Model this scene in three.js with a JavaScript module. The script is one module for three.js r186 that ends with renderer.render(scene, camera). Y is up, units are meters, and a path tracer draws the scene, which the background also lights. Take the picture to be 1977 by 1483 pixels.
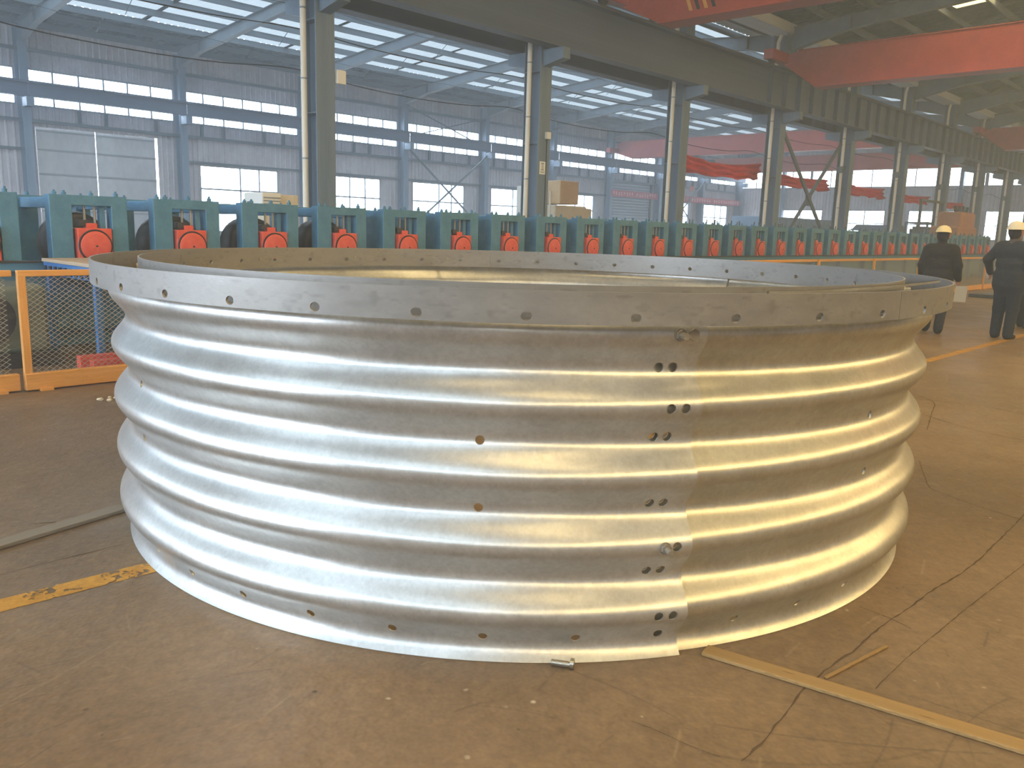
import * as THREE from 'three';
import { mergeGeometries } from 'three/addons/utils/BufferGeometryUtils.js';
import { RoundedBoxGeometry } from 'three/addons/geometries/RoundedBoxGeometry.js';
import { MarchingCubes } from 'three/addons/objects/MarchingCubes.js';
import { RectAreaLightUniformsLib } from 'three/addons/lights/RectAreaLightUniformsLib.js';
import { Brush, Evaluator, SUBTRACTION } from 'three-bvh-csg';

// ------------------------------------------------------------------ camera, sky, exposure
// x runs along the hall (towards the far end), z across it (positive towards the photographer's side), y up
const scene = new THREE.Scene();
const renderer = new THREE.WebGLRenderer({ antialias: true });
renderer.toneMapping = THREE.LinearToneMapping;
renderer.toneMappingExposure = 1.14;
renderer.shadowMap.enabled = true;
RectAreaLightUniformsLib.init();

const camera = new THREE.PerspectiveCamera(2 * Math.atan(741.5 / 1600) * 180 / Math.PI, 1977 / 1483, 0.05, 400);
{
  const D = Math.PI / 180, A = 43.251 * D, P = 10.617 * D, R = 1.665 * D;
  const right = new THREE.Vector3(Math.sin(A), 0, Math.cos(A)), level = new THREE.Vector3(Math.cos(A), 0, -Math.sin(A)), upw = new THREE.Vector3(0, 1, 0);
  const fwd = level.clone().multiplyScalar(Math.cos(P)).addScaledVector(upw, -Math.sin(P));
  const up = upw.clone().multiplyScalar(Math.cos(P)).addScaledVector(level, Math.sin(P));
  const upR = up.clone().multiplyScalar(Math.cos(R)).addScaledVector(right, -Math.sin(R));
  const rightR = right.clone().multiplyScalar(Math.cos(R)).addScaledVector(up, Math.sin(R));
  camera.quaternion.setFromRotationMatrix(new THREE.Matrix4().makeBasis(rightR, upR, fwd.clone().negate()));
  camera.position.set(0, 1.44, 0);
}
scene.background = new THREE.Color(9.5, 11, 12.6);                 // bright overcast sky
scene.fog = new THREE.FogExp2(new THREE.Color(0.78, 0.88, 1.0), 0.0098);  // smoke and dust hanging in the hall
const WARM = new THREE.Color(1.0, 0.72, 0.31);                     // yellowed translucent sheets with the low sun on them
const COOL = new THREE.Color(0.68, 0.85, 1.0);
const SIDE_GLOW = 8.5, ROOF_GLOW = 5.5, END_GLOW = 5.5, AISLE_GLOW = 1.2;

// ------------------------------------------------------------------ helpers
let seed = 7;
const rnd = () => { seed = (seed * 1664525 + 1013904223) >>> 0; return seed / 4294967296; };
const rr = (a, b) => a + (b - a) * rnd();
const taken = new Map();
const numbered = (n) => { const k = taken.get(n) ?? 0; taken.set(n, k + 1); return k ? n + '_' + String(k).padStart(3, '0') : n; };
const shade = (o) => { o.castShadow = o.receiveShadow = true; return o; };
function thing(name, label, category, pos = [0, 0, 0], turn = 0, group) {
  const o = new THREE.Group(); o.name = numbered(name); o.position.set(...pos); o.rotation.y = turn; scene.add(o);
  o.userData = { label, category }; if (group) o.userData.group = group;
  return o;
}
function structure(name, label) { const o = new THREE.Group(); o.name = numbered(name); o.userData = { kind: 'structure', label, category: name.split('_')[0] }; scene.add(o); return o; }
function part(name, geo, mat, parent, label) {
  const m = shade(new THREE.Mesh(Array.isArray(geo) ? mg(geo) : geo, mat)); m.name = name; parent.add(m);
  if (label) m.userData.label = label; return m;
}
function single(name, geo, mat, label, category, group) {
  const m = shade(new THREE.Mesh(Array.isArray(geo) ? mg(geo) : geo, mat)); m.name = numbered(name); scene.add(m);
  m.userData = { label, category }; if (group) m.userData.group = group; return m;
}
function mg(list) {
  return mergeGeometries(list.map((g) => { const n = g.index ? g.toNonIndexed() : g; for (const k of Object.keys(n.attributes)) if (!['position', 'normal', 'uv'].includes(k)) n.deleteAttribute(k); return n; }));
}
// box from corner to corner
const bx = (x0, x1, y0, y1, z0, z1) => new THREE.BoxGeometry(x1 - x0, y1 - y0, z1 - z0).translate((x0 + x1) / 2, (y0 + y1) / 2, (z0 + z1) / 2);
const rb = (x0, x1, y0, y1, z0, z1, r = 0.01, s = 2) => new RoundedBoxGeometry(x1 - x0, y1 - y0, z1 - z0, s, r).translate((x0 + x1) / 2, (y0 + y1) / 2, (z0 + z1) / 2);
const V = (x, y, z) => new THREE.Vector3(x, y, z);
function rod(a, b, r, seg = 8, r2 = r) {       // cylinder between two points
  const d = V().subVectors(b, a), g = new THREE.CylinderGeometry(r2, r, d.length(), seg);
  g.applyQuaternion(new THREE.Quaternion().setFromUnitVectors(V(0, 1, 0), d.clone().normalize()));
  return g.translate((a.x + b.x) / 2, (a.y + b.y) / 2, (a.z + b.z) / 2);
}
function bar(a, b, w, h) {                     // box beam between two points, w sideways, h upwards
  const d = V().subVectors(b, a), L = d.length(), g = new THREE.BoxGeometry(w, h, L);
  const m = new THREE.Matrix4().lookAt(V(0, 0, 0), d, V(0, 1, 0)); m.setPosition((a.x + b.x) / 2, (a.y + b.y) / 2, (a.z + b.z) / 2);
  return g.applyMatrix4(m);
}
const prism = (pts, depth) => new THREE.ExtrudeGeometry(new THREE.Shape(pts.map((p) => new THREE.Vector2(...p))), { depth, bevelEnabled: false });
function ribSheet(w, h, pitch = 0.25, d = 0.035, along = 0) {   // trapezoid-ribbed sheet in xy, ribs vertical, facing +z
  const n = Math.max(1, Math.round(w / pitch)), p = w / n, xs = [], pos = [], uv = [], idx = [];
  for (let i = 0; i < n; i++) xs.push([i * p, 0], [i * p + p * 0.62, 0], [i * p + p * 0.72, d], [i * p + p * 0.9, d]);
  xs.push([w, 0]);
  for (const [x, z] of xs) { pos.push(x, 0, z, x, h, z); uv.push(x, 0, x, h); }
  for (let i = 0; i < xs.length - 1; i++) { const a = i * 2; idx.push(a, a + 2, a + 1, a + 1, a + 2, a + 3); }
  const g = new THREE.BufferGeometry(); g.setAttribute('position', new THREE.Float32BufferAttribute(pos, 3)); g.setAttribute('uv', new THREE.Float32BufferAttribute(uv, 2)); g.setIndex(idx);
  const f = g.toNonIndexed(); f.computeVertexNormals(); return f;
}
const ordinal = (n) => ['first', 'second', 'third', 'fourth', 'fifth', 'sixth', 'seventh', 'eighth', 'ninth', 'tenth', 'eleventh', 'twelfth', 'thirteenth', 'fourteenth', 'fifteenth', 'sixteenth', 'seventeenth', 'eighteenth', 'nineteenth', 'twentieth'][n - 1] ?? (n < 30 ? 'twenty-' + ordinal(n - 20) : n === 30 ? 'thirtieth' : 'thirty-' + ordinal(n - 30));

// ------------------------------------------------------------------ textures (periodic noise)
function noiseField(N, cells, sd) {
  const s0 = seed; seed = sd; const lat = new Float32Array(cells * cells).map(() => rnd()); seed = s0;
  const f = new Float32Array(N * N);
  for (let j = 0; j < N; j++) for (let i = 0; i < N; i++) {
    const x = i / N * cells, y = j / N * cells, xi = x | 0, yi = y | 0; let fx = x - xi, fy = y - yi; fx = fx * fx * (3 - 2 * fx); fy = fy * fy * (3 - 2 * fy);
    const x1 = (xi + 1) % cells, y1 = (yi + 1) % cells, a = lat[yi * cells + xi], b = lat[yi * cells + x1], c = lat[y1 * cells + xi], d = lat[y1 * cells + x1];
    f[j * N + i] = a + (b - a) * fx + (c - a) * fy + (a - b - c + d) * fx * fy;
  }
  return f;
}
function fbm(N, spec, sd) { const o = new Float32Array(N * N); let t = 0; spec.forEach(([c, w], k) => { const f = noiseField(N, c, sd + k * 131); for (let i = 0; i < o.length; i++) o[i] += f[i] * w; t += w; }); for (let i = 0; i < o.length; i++) o[i] /= t; return o; }
function grayTex(f, N, lo, hi) { const d = new Uint8Array(N * N * 4); for (let i = 0; i < N * N; i++) { const v = Math.max(0, Math.min(255, (lo + (hi - lo) * f[i]) * 255)); d[i * 4] = d[i * 4 + 1] = d[i * 4 + 2] = v; d[i * 4 + 3] = 255; } return dtex(d, N); }
function dtex(d, N, srgb) { const t = new THREE.DataTexture(d, N, N); t.wrapS = t.wrapT = THREE.RepeatWrapping; t.magFilter = THREE.LinearFilter; if (srgb) t.colorSpace = THREE.SRGBColorSpace; t.needsUpdate = true; return t; }
const rep = (t, sx, sy = sx) => { const c = t.clone(); c.repeat.set(sx, sy); c.needsUpdate = true; return c; };
function tintTex(f, N, a, b, g, ga) {                   // mixes two sRGB colours by field f, grain by g
  const d = new Uint8Array(N * N * 4);
  for (let i = 0; i < N * N; i++) { const k = Math.max(0, Math.min(1, (f[i] - 0.25) * 2)), q = g ? 1 + (g[i] - 0.5) * ga : 1; for (let c = 0; c < 3; c++) d[i * 4 + c] = Math.max(0, Math.min(255, (a[c] + (b[c] - a[c]) * k) * q)); d[i * 4 + 3] = 255; }
  return dtex(d, N, true);
}
const N1 = 512;
const nCoarse = fbm(N1, [[5, 1], [11, 0.7], [23, 0.5], [47, 0.3]], 11), nFine = fbm(N1, [[64, 1], [128, 1], [256, 0.8]], 51), nMid = fbm(N1, [[17, 1], [37, 0.8], [90, 0.5]], 77);
const texFineBump = grayTex(nFine, N1, 0, 1), texMidBump = grayTex(nMid, N1, 0, 1);
const M = (o) => new THREE.MeshStandardMaterial(o);
function paint(a, b, rough = 0.55, metal = 0, scale = 0.5, grain = 0.12) {   // painted steel, slightly patchy
  const c = tintTex(nCoarse, N1, a, b, nFine, grain); c.repeat.set(scale, scale);
  const bm = rep(texFineBump, scale * 2); return M({ map: c, roughness: rough, metalness: metal, bumpMap: bm, bumpScale: 0.0006 });
}
const mat = {
  blueSteel: paint([98, 118, 138], [112, 132, 150], 0.55),
  shadedGirderSteel: paint([70, 84, 106], [84, 98, 120], 0.55),  // column paint darkened for the girders, their shade put into the colour
  roofSteel: paint([92, 106, 118], [108, 120, 130], 0.6),
  purlin: paint([74, 86, 96], [92, 104, 112], 0.65),
  pipe: paint([222, 214, 196], [236, 230, 216], 0.4),
  clad: paint([176, 170, 174], [196, 192, 196], 0.6, 0, 0.2),
  cladDoor: paint([176, 178, 182], [190, 192, 194], 0.6, 0, 0.2),
  roofSheet: paint([188, 194, 196], [210, 214, 214], 0.6, 0, 0.2),
  craneRed: paint([172, 58, 44], [188, 70, 54], 0.45, 0, 0.4),
  machBlue: paint([66, 122, 158], [84, 138, 170], 0.5, 0, 1.3),
  machBlueDark: paint([36, 84, 118], [52, 98, 130], 0.5, 0, 1.3),
  machRed: paint([214, 78, 60], [226, 98, 78], 0.45, 0, 1.3),
  tableBlue: paint([46, 104, 164], [62, 118, 172], 0.5, 0, 1.3),
  tan: paint([176, 156, 132], [192, 172, 146], 0.6, 0, 1),
  fence: paint([222, 156, 70], [234, 172, 92], 0.5, 0, 1.1, 0.18),
  darkSteel: paint([58, 58, 60], [82, 80, 80], 0.4, 0.6, 1),
  bolt: M({ color: 0xa39c8e, roughness: 0.5, metalness: 0.6 }),
  boltBright: M({ color: 0xb8b4a8, roughness: 0.3, metalness: 0.9 }),
  black: M({ color: 0x1b1c1e, roughness: 0.6 }),
  cable: M({ color: 0x2a2c30, roughness: 0.7 }),
  white: M({ color: 0xe4e2da, roughness: 0.5 }),
  beige: paint([208, 196, 170], [220, 208, 184], 0.55, 0, 1),
  banner: M({ map: tintTex(nMid, N1, [196, 40, 34], [214, 58, 46], nFine, 0.15), roughness: 0.85, side: THREE.DoubleSide }),
  frame: M({ color: 0x8d949a, roughness: 0.5, metalness: 0.3 }),
  glass: new THREE.MeshPhysicalMaterial({ color: 0xffffff, transmission: 1, thickness: 0, roughness: 0, ior: 1.45, side: THREE.DoubleSide }),
};
mat.galv = (() => {                                    // hot-dip galvanised sheet: spangle in tone, roughness and relief
  const c = tintTex(nCoarse, N1, [200, 200, 197], [214, 215, 213], nFine, 0.12); c.repeat.set(0.9, 0.9);
  const r = grayTex(fbm(N1, [[9, 1], [41, 0.8], [128, 1.1], [250, 0.9]], 301), N1, 0.28, 0.39); r.repeat.set(1.1, 1.1);
  return M({ map: c, metalness: 0.74, roughness: 1, roughnessMap: r, bumpMap: rep(texMidBump, 1.2), bumpScale: 0.0005 });
})();
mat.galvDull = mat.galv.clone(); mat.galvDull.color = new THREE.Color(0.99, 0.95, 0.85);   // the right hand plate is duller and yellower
mat.band = (() => {                                    // bare rolled flat bar, oil marks and stains
  const f = fbm(N1, [[6, 1], [14, 0.8], [40, 0.7]], 401);
  const d = new Uint8Array(N1 * N1 * 4), st = fbm(N1, [[22, 1], [60, 0.8]], 421);
  for (let i = 0; i < N1 * N1; i++) { let v = 150 + (f[i] - 0.5) * 22 + (nFine[i] - 0.5) * 8; if (st[i] > 0.66) v -= (st[i] - 0.66) * 60; d[i * 4] = v * 1.0; d[i * 4 + 1] = v * 0.985; d[i * 4 + 2] = v * 0.965; d[i * 4 + 3] = 255; }
  const t = dtex(d, N1, true); t.repeat.set(0.8, 1.6);
  const r = grayTex(f, N1, 0.34, 0.62); r.repeat.set(0.8, 1.6);
  return M({ map: t, metalness: 0.5, roughness: 1, roughnessMap: r, bumpMap: rep(texFineBump, 2), bumpScale: 0.0003 });
})();

// ------------------------------------------------------------------ floor
const XA = -9.5, XB = 65, ZW = -35.7, ZS = 8.6, ZC = -13.6;
const floorTex = (() => {
  const N = 2048, W = document.createElement('canvas'); W.width = W.height = N; const g = W.getContext('2d');
  const big = fbm(512, [[3, 1], [7, 0.8], [15, 0.6], [33, 0.5]], 601), mid = fbm(512, [[40, 1], [90, 0.8], [180, 0.7]], 641);
  const im = g.createImageData(N, N), d = im.data;
  for (let j = 0; j < N; j++) for (let i = 0; i < N; i++) {
    const b = big[(j >> 2) * 512 + (i >> 2)], m = mid[((j * 2) & 511) * 512 + ((i * 2) & 511)], q = nFine[(j & 511) * 512 + (i & 511)], o = (j * N + i) * 4;
    const v = 1 + (b - 0.5) * 0.55 + (m - 0.5) * 0.26 + (q - 0.5) * 0.16;
    d[o] = 118 * v; d[o + 1] = 98 * v; d[o + 2] = 74 * v; d[o + 3] = 255;
  }
  g.putImageData(im, 0, 0);
  const wrap = (f) => { for (const dx of [-N, 0, N]) for (const dy of [-N, 0, N]) { g.save(); g.translate(dx, dy); f(); g.restore(); } };
  for (let k = 0; k < 420; k++) {                    // scuffs and drag marks
    const x = rr(0, N), y = rr(0, N), a = rr(0, 6.3), L = rr(20, 190), dark = rnd() < 0.72, w = rr(0.6, 2.4), al = rr(0.08, 0.3), b = rr(-0.4, 0.4);
    wrap(() => { g.strokeStyle = dark ? `rgba(48,38,30,${al})` : `rgba(206,190,164,${al})`; g.lineWidth = w; g.beginPath(); g.moveTo(x, y); g.quadraticCurveTo(x + Math.cos(a + b) * L / 2, y + Math.sin(a + b) * L / 2, x + Math.cos(a) * L, y + Math.sin(a) * L); g.stroke(); });
  }
  for (let k = 0; k < 1500; k++) {                   // short scrapes from dragged steel
    const x = rr(0, N), y = rr(0, N), a = rr(-0.5, 0.5) + (rnd() < 0.3 ? 1.4 : 0), L = rr(5, 34), al = rr(0.08, 0.34);
    g.strokeStyle = rnd() < 0.7 ? `rgba(60,46,34,${al})` : `rgba(196,176,146,${al})`; g.lineWidth = rr(0.8, 2.2); g.beginPath(); g.moveTo(x, y); g.lineTo(x + Math.cos(a) * L, y + Math.sin(a) * L); g.stroke();
  }
  for (let k = 0; k < 46; k++) {                     // hairline cracks
    let x = rr(0, N), y = rr(0, N), a = rr(0, 6.3); const n = 8 + (rnd() * 16 | 0), pts = [[x, y]];
    for (let i = 0; i < n; i++) { a += rr(-0.5, 0.5); x += Math.cos(a) * rr(8, 26); y += Math.sin(a) * rr(8, 26); pts.push([x, y]); }
    const al = rr(0.12, 0.32); wrap(() => { g.strokeStyle = `rgba(40,30,24,${al})`; g.lineWidth = 1.3; g.beginPath(); pts.forEach(([u, v], i) => i ? g.lineTo(u, v) : g.moveTo(u, v)); g.stroke(); });
  }
  for (let k = 0; k < 900; k++) { const x = rr(0, N), y = rr(0, N), r = rr(0.5, 2.2), light = rnd() < 0.55, al = rr(0.2, 0.8); g.fillStyle = light ? `rgba(220,208,186,${al})` : `rgba(50,40,32,${al})`; g.beginPath(); g.ellipse(x, y, r, r * rr(0.5, 1), rr(0, 3), 0, 6.3); g.fill(); }
  const t = new THREE.CanvasTexture(W); t.wrapS = t.wrapT = THREE.RepeatWrapping; t.colorSpace = THREE.SRGBColorSpace; t.repeat.set(1 / 9, 1 / 9); return t;
})();
const floorMat = M({ map: floorTex, roughness: 1, roughnessMap: rep(grayTex(nCoarse, N1, 0.3, 0.58), 0.25), bumpMap: rep(grayTex(fbm(N1, [[20, 1], [60, 0.8], [200, 0.7]], 911), N1, 0, 1), 0.5), bumpScale: 0.004 });
const floor = structure('floor', 'worn brown concrete workshop floor with cracks and scuffs');
function slab(x0, x1, z0, z1, y1, th) { const g = bx(x0, x1, y1 - th, y1, z0, z1), p = g.attributes.position, u = g.attributes.uv; for (let i = 0; i < p.count; i++) u.setXY(i, p.getX(i), p.getZ(i)); return g; }
part('concrete_slab', slab(XA - 12, XB + 12, ZW - 14, ZS + 6, 0, 0.3), floorMat, floor);
// cracks that cross the foreground: thin irregular dark ribbons of grit lying in the joints
const crackMat = M({ color: 0x5e4c36, roughness: 0.95 });
function ribbon(pts, w, y, wob = 0.5, sub = 10, jit = 0.012) {
  const c = new THREE.CatmullRomCurve3(pts.map(([x, z]) => V(x, 0, z))).getSpacedPoints(pts.length * sub), pos = [], idx = [], uv = []; let L = 0;
  for (let i = 0; i < c.length; i++) {
    const a = c[Math.max(0, i - 1)], b = c[Math.min(c.length - 1, i + 1)], t = V().subVectors(b, a).normalize(), k = w * (1 + rr(-wob, wob)) / 2, ox = rr(-jit, jit), oz = rr(-jit, jit);
    if (i) L += c[i].distanceTo(c[i - 1]);
    pos.push(c[i].x - t.z * k + ox, y, c[i].z + t.x * k + oz, c[i].x + t.z * k + ox, y, c[i].z - t.x * k + oz); uv.push(L, 0, L, w);
    if (i) { const n = i * 2; idx.push(n - 2, n - 1, n, n, n - 1, n + 1); }
  }
  const g = new THREE.BufferGeometry(); g.setAttribute('position', new THREE.Float32BufferAttribute(pos, 3)); g.setAttribute('uv', new THREE.Float32BufferAttribute(uv, 2)); g.setIndex(idx); g.computeVertexNormals(); return g;
}
for (const [pts, w] of [
  [[[1.972, -0.939], [2.075, -0.937], [2.259, -0.955], [2.426, -0.974], [2.653, -0.977], [2.846, -0.964], [3.1, -0.966], [3.275, -0.95], [3.602, -0.936], [3.914, -0.902], [4.61, -0.9], [6.5, -0.93], [9, -0.95]], 0.006],
  [[[2.636, -0.815], [2.874, -0.814], [3.159, -0.8], [3.485, -0.784], [4.225, -0.733]], 0.003],
  [[[1.909, -1.263], [1.923, -1.18], [1.929, -1.078], [1.946, -0.989]], 0.0022],
  [[[8.289, -2.554], [8.041, -2.292], [7.421, -2.111], [6.771, -1.942]], 0.007],
  [[[5.751, -1.673], [5.387, -1.526], [5.134, -1.404], [5.067, -1.272], [5.003, -1.147], [4.923, -0.884]], 0.005],
  [[[-2, -3.656], [0.888, -3.656], [1.143, -3.658], [1.404, -3.656], [2.2, -3.66]], 0.004],
  [[[3.213, -1.088], [3.197, -0.962], [3.167, -0.876]], 0.003],
  [[[8.054, -2.431], [8.175, -1.899], [8.086, -1.568], [8.0, -0.4]], 0.006],
  [[[7.356, -2.165], [7.071, -1.692], [7.0, -1.333], [6.9, -0.2]], 0.006],
]) part('crack', ribbon(pts, w, 0.0012, 0.6, 14, w * 0.5), crackMat, floor);
// painted yellow aisle line, worn through in patches
{
  const N = 512, d = new Uint8Array(N * N * 4), f = fbm(N, [[16, 1], [50, 1], [120, 0.8]], 1201), h = fbm(N, [[4, 1], [9, 1]], 1231);
  for (let i = 0; i < N * N; i++) { const v = f[i] * 0.75 + h[i] * 0.25 > 0.385 ? 255 : 0; d[i * 4] = d[i * 4 + 1] = d[i * 4 + 2] = v; d[i * 4 + 3] = 255; }
  const al = dtex(d, N); al.repeat.set(1.6, 1.6);
  const lm = M({ map: tintTex(nMid, N1, [178, 128, 42], [196, 146, 58], nFine, 0.2), alphaMap: al, alphaTest: 0.5, roughness: 0.6 });
  const g = ribbon([[-3, -3.33], [0.8, -3.35], [1.4, -3.32], [3, -3.3], [8, -3.22], [12.8, -3.15], [20, -3.05], [30, -3]], 0.12, 0.0016, 0.03, 12, 0.001);
  part('painted_line', g, lm, floor, 'worn yellow painted line');
}

// ------------------------------------------------------------------ far long wall (z = -35.7) with strip glazing
const BAY = (k) => 10.74 + 6 * k;                      // wall columns
const wallL = structure('wall_left', 'long ribbed metal side wall with two bands of glazing');
const sheetAt = (x0, x1, y0, y1, parent, m = mat.clad, z = ZW) => part('cladding_panel', ribSheet(x1 - x0, y1 - y0).translate(x0, y0, z), m, parent);
let winNo = 0;
function glazing(x0, x1, y0, y1, cols, rows, z, facing = 1) {          // one window: frame bars + panes, every pane its own mesh
  const w = structure('window_' + (++winNo), 'steel framed window in a factory wall, glaring white daylight'); w.userData.category = 'window';
  const fr = [bx(x0, x1, y0 - 0.04, y0 + 0.02, z - 0.05, z + 0.05), bx(x0, x1, y1 - 0.02, y1 + 0.04, z - 0.05, z + 0.05)];
  for (let i = 0; i <= cols.length; i++) { const x = i === 0 ? x0 : i === cols.length ? x1 : cols[i]; fr.push(bx(x - 0.03, x + 0.03, y0, y1, z - 0.04, z + 0.04)); }
  for (const y of rows) fr.push(bx(x0, x1, y - 0.035, y + 0.035, z - 0.04, z + 0.04));
  part('window_frame', fr, mat.frame, w);
  const xs = [...cols, x1], ys = [y0, ...rows, y1];
  for (let i = 0; i < xs.length - 1; i++) for (let j = 0; j < ys.length - 1; j++) part('pane', new THREE.PlaneGeometry(xs[i + 1] - xs[i] - 0.05, ys[j + 1] - ys[j] - 0.05).translate((xs[i] + xs[i + 1]) / 2, (ys[j] + ys[j + 1]) / 2, z), mat.glass, w);
  return w;
}
const even = (a, b, n) => Array.from({ length: n }, (_, i) => a + (b - a) * i / n);
const Y0 = 5.5, Y1 = 6.78, EAVE = 8.6;
sheetAt(XA, BAY(-1), 0, EAVE, wallL);
for (let k = -1; k < 9; k++) {
  const a = BAY(k), b = BAY(k + 1);
  sheetAt(a, b, Y1, EAVE, wallL);
  glazing(a + 0.2, b - 0.2, Y0, Y1, even(a + 0.2, b - 0.2, 6), [], ZW);
  part('glazing_jamb', [bx(a, a + 0.17, Y0, Y1, ZW - 0.04, ZW + 0.04), bx(b - 0.17, b, Y0, Y1, ZW - 0.04, ZW + 0.04)], mat.clad, wallL);
  if (k === 0 || k === 6) {                             // door bays
    const d0 = k === 0 ? 11.15 : 47.2, d1 = k === 0 ? 15.8 : 52.15, top = k === 0 ? 4.72 : 4.85;
    sheetAt(a, d0, 0, Y0, wallL); sheetAt(d1, b, 0, Y0, wallL); sheetAt(d0, d1, top, Y0, wallL);
  } else {
    const w0 = a + 0.88, w1 = a + 4.68, s = 0.95, t = 3.76;
    sheetAt(a, w0, 0, Y0, wallL); sheetAt(w1, b, 0, Y0, wallL); sheetAt(w0, w1, t, Y0, wallL); sheetAt(w0, w1, 0, s, wallL);
    const m = (w0 + w1) / 2; glazing(w0, w1, s, t, [w0, m, (m + w1) / 2], [1.9, 2.78], ZW);
  }
  // girts (horizontal rails) and small struts under the glazing
  part('girt', [bx(a, b, 4.86, 4.98, ZW + 0.04, ZW + 0.16)], mat.purlin, wallL);
  part('girt', [bx(a, b, 7.4, 7.52, ZW + 0.04, ZW + 0.16)], mat.purlin, wallL);
  if (k !== 0 && k !== 6) part('girt', [bx(a, b, 3.82, 3.92, ZW + 0.04, ZW + 0.14)], mat.purlin, wallL);
  for (let i = 1; i < 6; i++) if ((k + i) % 3 !== 1) part('strut', bx(a + i - 0.06, a + i + 0.06, 4.98, Y0 - 0.04, ZW + 0.05, ZW + 0.15), mat.purlin, wallL);
}
for (let k = -1; k <= 9; k++) {                          // wall columns, I section, with crane bracket and the runway beam in front
  const x = BAY(k), z = ZW + 0.3;
  part('wall_column', [bx(x - 0.15, x + 0.15, 0, 8.2, z - 0.25, z - 0.235), bx(x - 0.15, x + 0.15, 0, 8.2, z + 0.235, z + 0.25), bx(x - 0.008, x + 0.008, 0, 8.2, z - 0.235, z + 0.235), bx(x - 0.13, x + 0.13, 5.35, 5.68, z + 0.25, z + 0.75)], mat.blueSteel, wallL);
}
for (let k = -1; k < 9; k++) {
  const a = BAY(k) + 0.01, b = BAY(k + 1) - 0.01, z = ZW + 0.85;
  part('runway_beam', [bx(a, b, 5.73, 6.18, z - 0.006, z + 0.006), bx(a, b, 5.7, 5.73, z - 0.14, z + 0.14), bx(a, b, 6.18, 6.21, z - 0.14, z + 0.14), bx(a, b, 6.21, 6.27, z - 0.03, z + 0.03)], mat.shadedGirderSteel, wallL);
}
for (const k of [3, 7]) {                                // diagonal bracing in two bays
  const a = BAY(k) + 0.1, b = BAY(k + 1) - 0.1, z = ZW + 0.55;
  part('diagonal_brace', bar(V(a, 5.5, z), V(b, 1.2, z), 0.06, 0.09), mat.purlin, wallL);
  part('diagonal_brace', bar(V(b, 5.5, z + 0.1), V(a, 1.2, z + 0.1), 0.06, 0.09), mat.purlin, wallL);
  part('diagonal_brace', bar(V(a, 7.6, z), V(b, 6.0, z - 0.2), 0.04, 0.05), mat.purlin, wallL);
  part('diagonal_brace', bar(V(b, 7.6, z), V(a, 6.0, z - 0.2), 0.04, 0.05), mat.purlin, wallL);
}
// sliding doors (left) and roller shutter (far)
{
  const d = structure('door_1', 'pair of tall pale sliding doors in the left wall, slit of daylight between'); d.userData.category = 'door';
  for (const [a, b] of [[11.16, 13.31], [13.345, 15.7]]) {
    const leaf = part('door_leaf', [bx(a, b, 0.03, 4.75, ZW - 0.06, ZW - 0.02)], mat.cladDoor, d);
    for (const y of [0.1, 1.6, 3.0, 3.9, 4.6]) part('door_rail', bx(a, b, y - 0.03, y + 0.03, ZW - 0.02, ZW + 0.005), mat.frame, leaf);
  }
  const s = structure('door_2', 'grey roller shutter half raised behind a red banner'); s.userData.category = 'door';
  for (let i = 0; i < 25; i++) part('shutter_slat', new THREE.CylinderGeometry(0.105, 0.105, 4.9, 8, 1, false).scale(1, 1, 0.5).rotateZ(Math.PI / 2).translate(49.67, 0.1 + i * 0.2, ZW), mat.frame, s);
  part('guide_rail', bx(47.16, 47.3, 0, 4.85, ZW + 0.02, ZW + 0.14), mat.darkSteel, s);
  part('guide_rail', bx(52.04, 52.18, 0, 4.85, ZW + 0.02, ZW + 0.14), mat.darkSteel, s);
}
// ------------------------------------------------------------------ end wall of the hall (x = 65)
const wallE = structure('wall_back', 'far ribbed end wall of the hall with daylight band');
const endSheet = (z0, z1, y0, y1) => part('cladding_panel', ribSheet(z1 - z0, y1 - y0).rotateY(-Math.PI / 2).translate(XB, y0, z0), mat.clad, wallE);
function endGlazing(z0, z1, y0, y1, nz, ny, x = XB) {
  const w = structure('window_' + (++winNo), 'glazed opening in an end wall of the hall'); w.userData.category = 'window';
  const fr = [];
  for (let i = 0; i <= nz; i++) { const z = z0 + (z1 - z0) * i / nz; fr.push(bx(x - 0.04, x + 0.04, y0, y1, z - 0.03, z + 0.03)); }
  for (let j = 0; j <= ny; j++) { const y = y0 + (y1 - y0) * j / ny; fr.push(bx(x - 0.04, x + 0.04, y - 0.03, y + 0.03, z0, z1)); }
  part('window_frame', fr, mat.frame, w);
  for (let i = 0; i < nz; i++) for (let j = 0; j < ny; j++) { const dz = (z1 - z0) / nz, dy = (y1 - y0) / ny; part('pane', new THREE.PlaneGeometry(dz - 0.05, dy - 0.05).rotateY(-Math.PI / 2).translate(x, y0 + dy * (j + 0.5), z0 + dz * (i + 0.5)), mat.glass, w); }
  return w;
}
endSheet(ZW, ZS, 6.6, 9.6); endSheet(ZW, ZS, 3.55, 5.28); endSheet(ZW, ZS, 0, 1.6);
for (let i = 0; i < 7; i++) endGlazing(ZW + 0.2 + i * 3.13, ZW + 3.2 + i * 3.13, 5.28, 6.6, 2, 1);
endSheet(ZC, ZS, 5.28, 6.6); for (let i = 0; i < 8; i++) endSheet(ZW + i * 3.13, ZW + 0.2 + i * 3.13, 5.28, 6.6);
{
  const cuts = [[-31.8, -28.2], [-26.4, -23.4], [-21.7, -18.0], [-16.6, -14.2]]; let z = ZW;
  for (const [a, b] of cuts) { endSheet(z, a, 1.6, 3.55); endGlazing(a, b, 1.6, 3.55, 2, 2); z = b; }
  endSheet(z, ZS, 1.6, 3.55);
}
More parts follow.
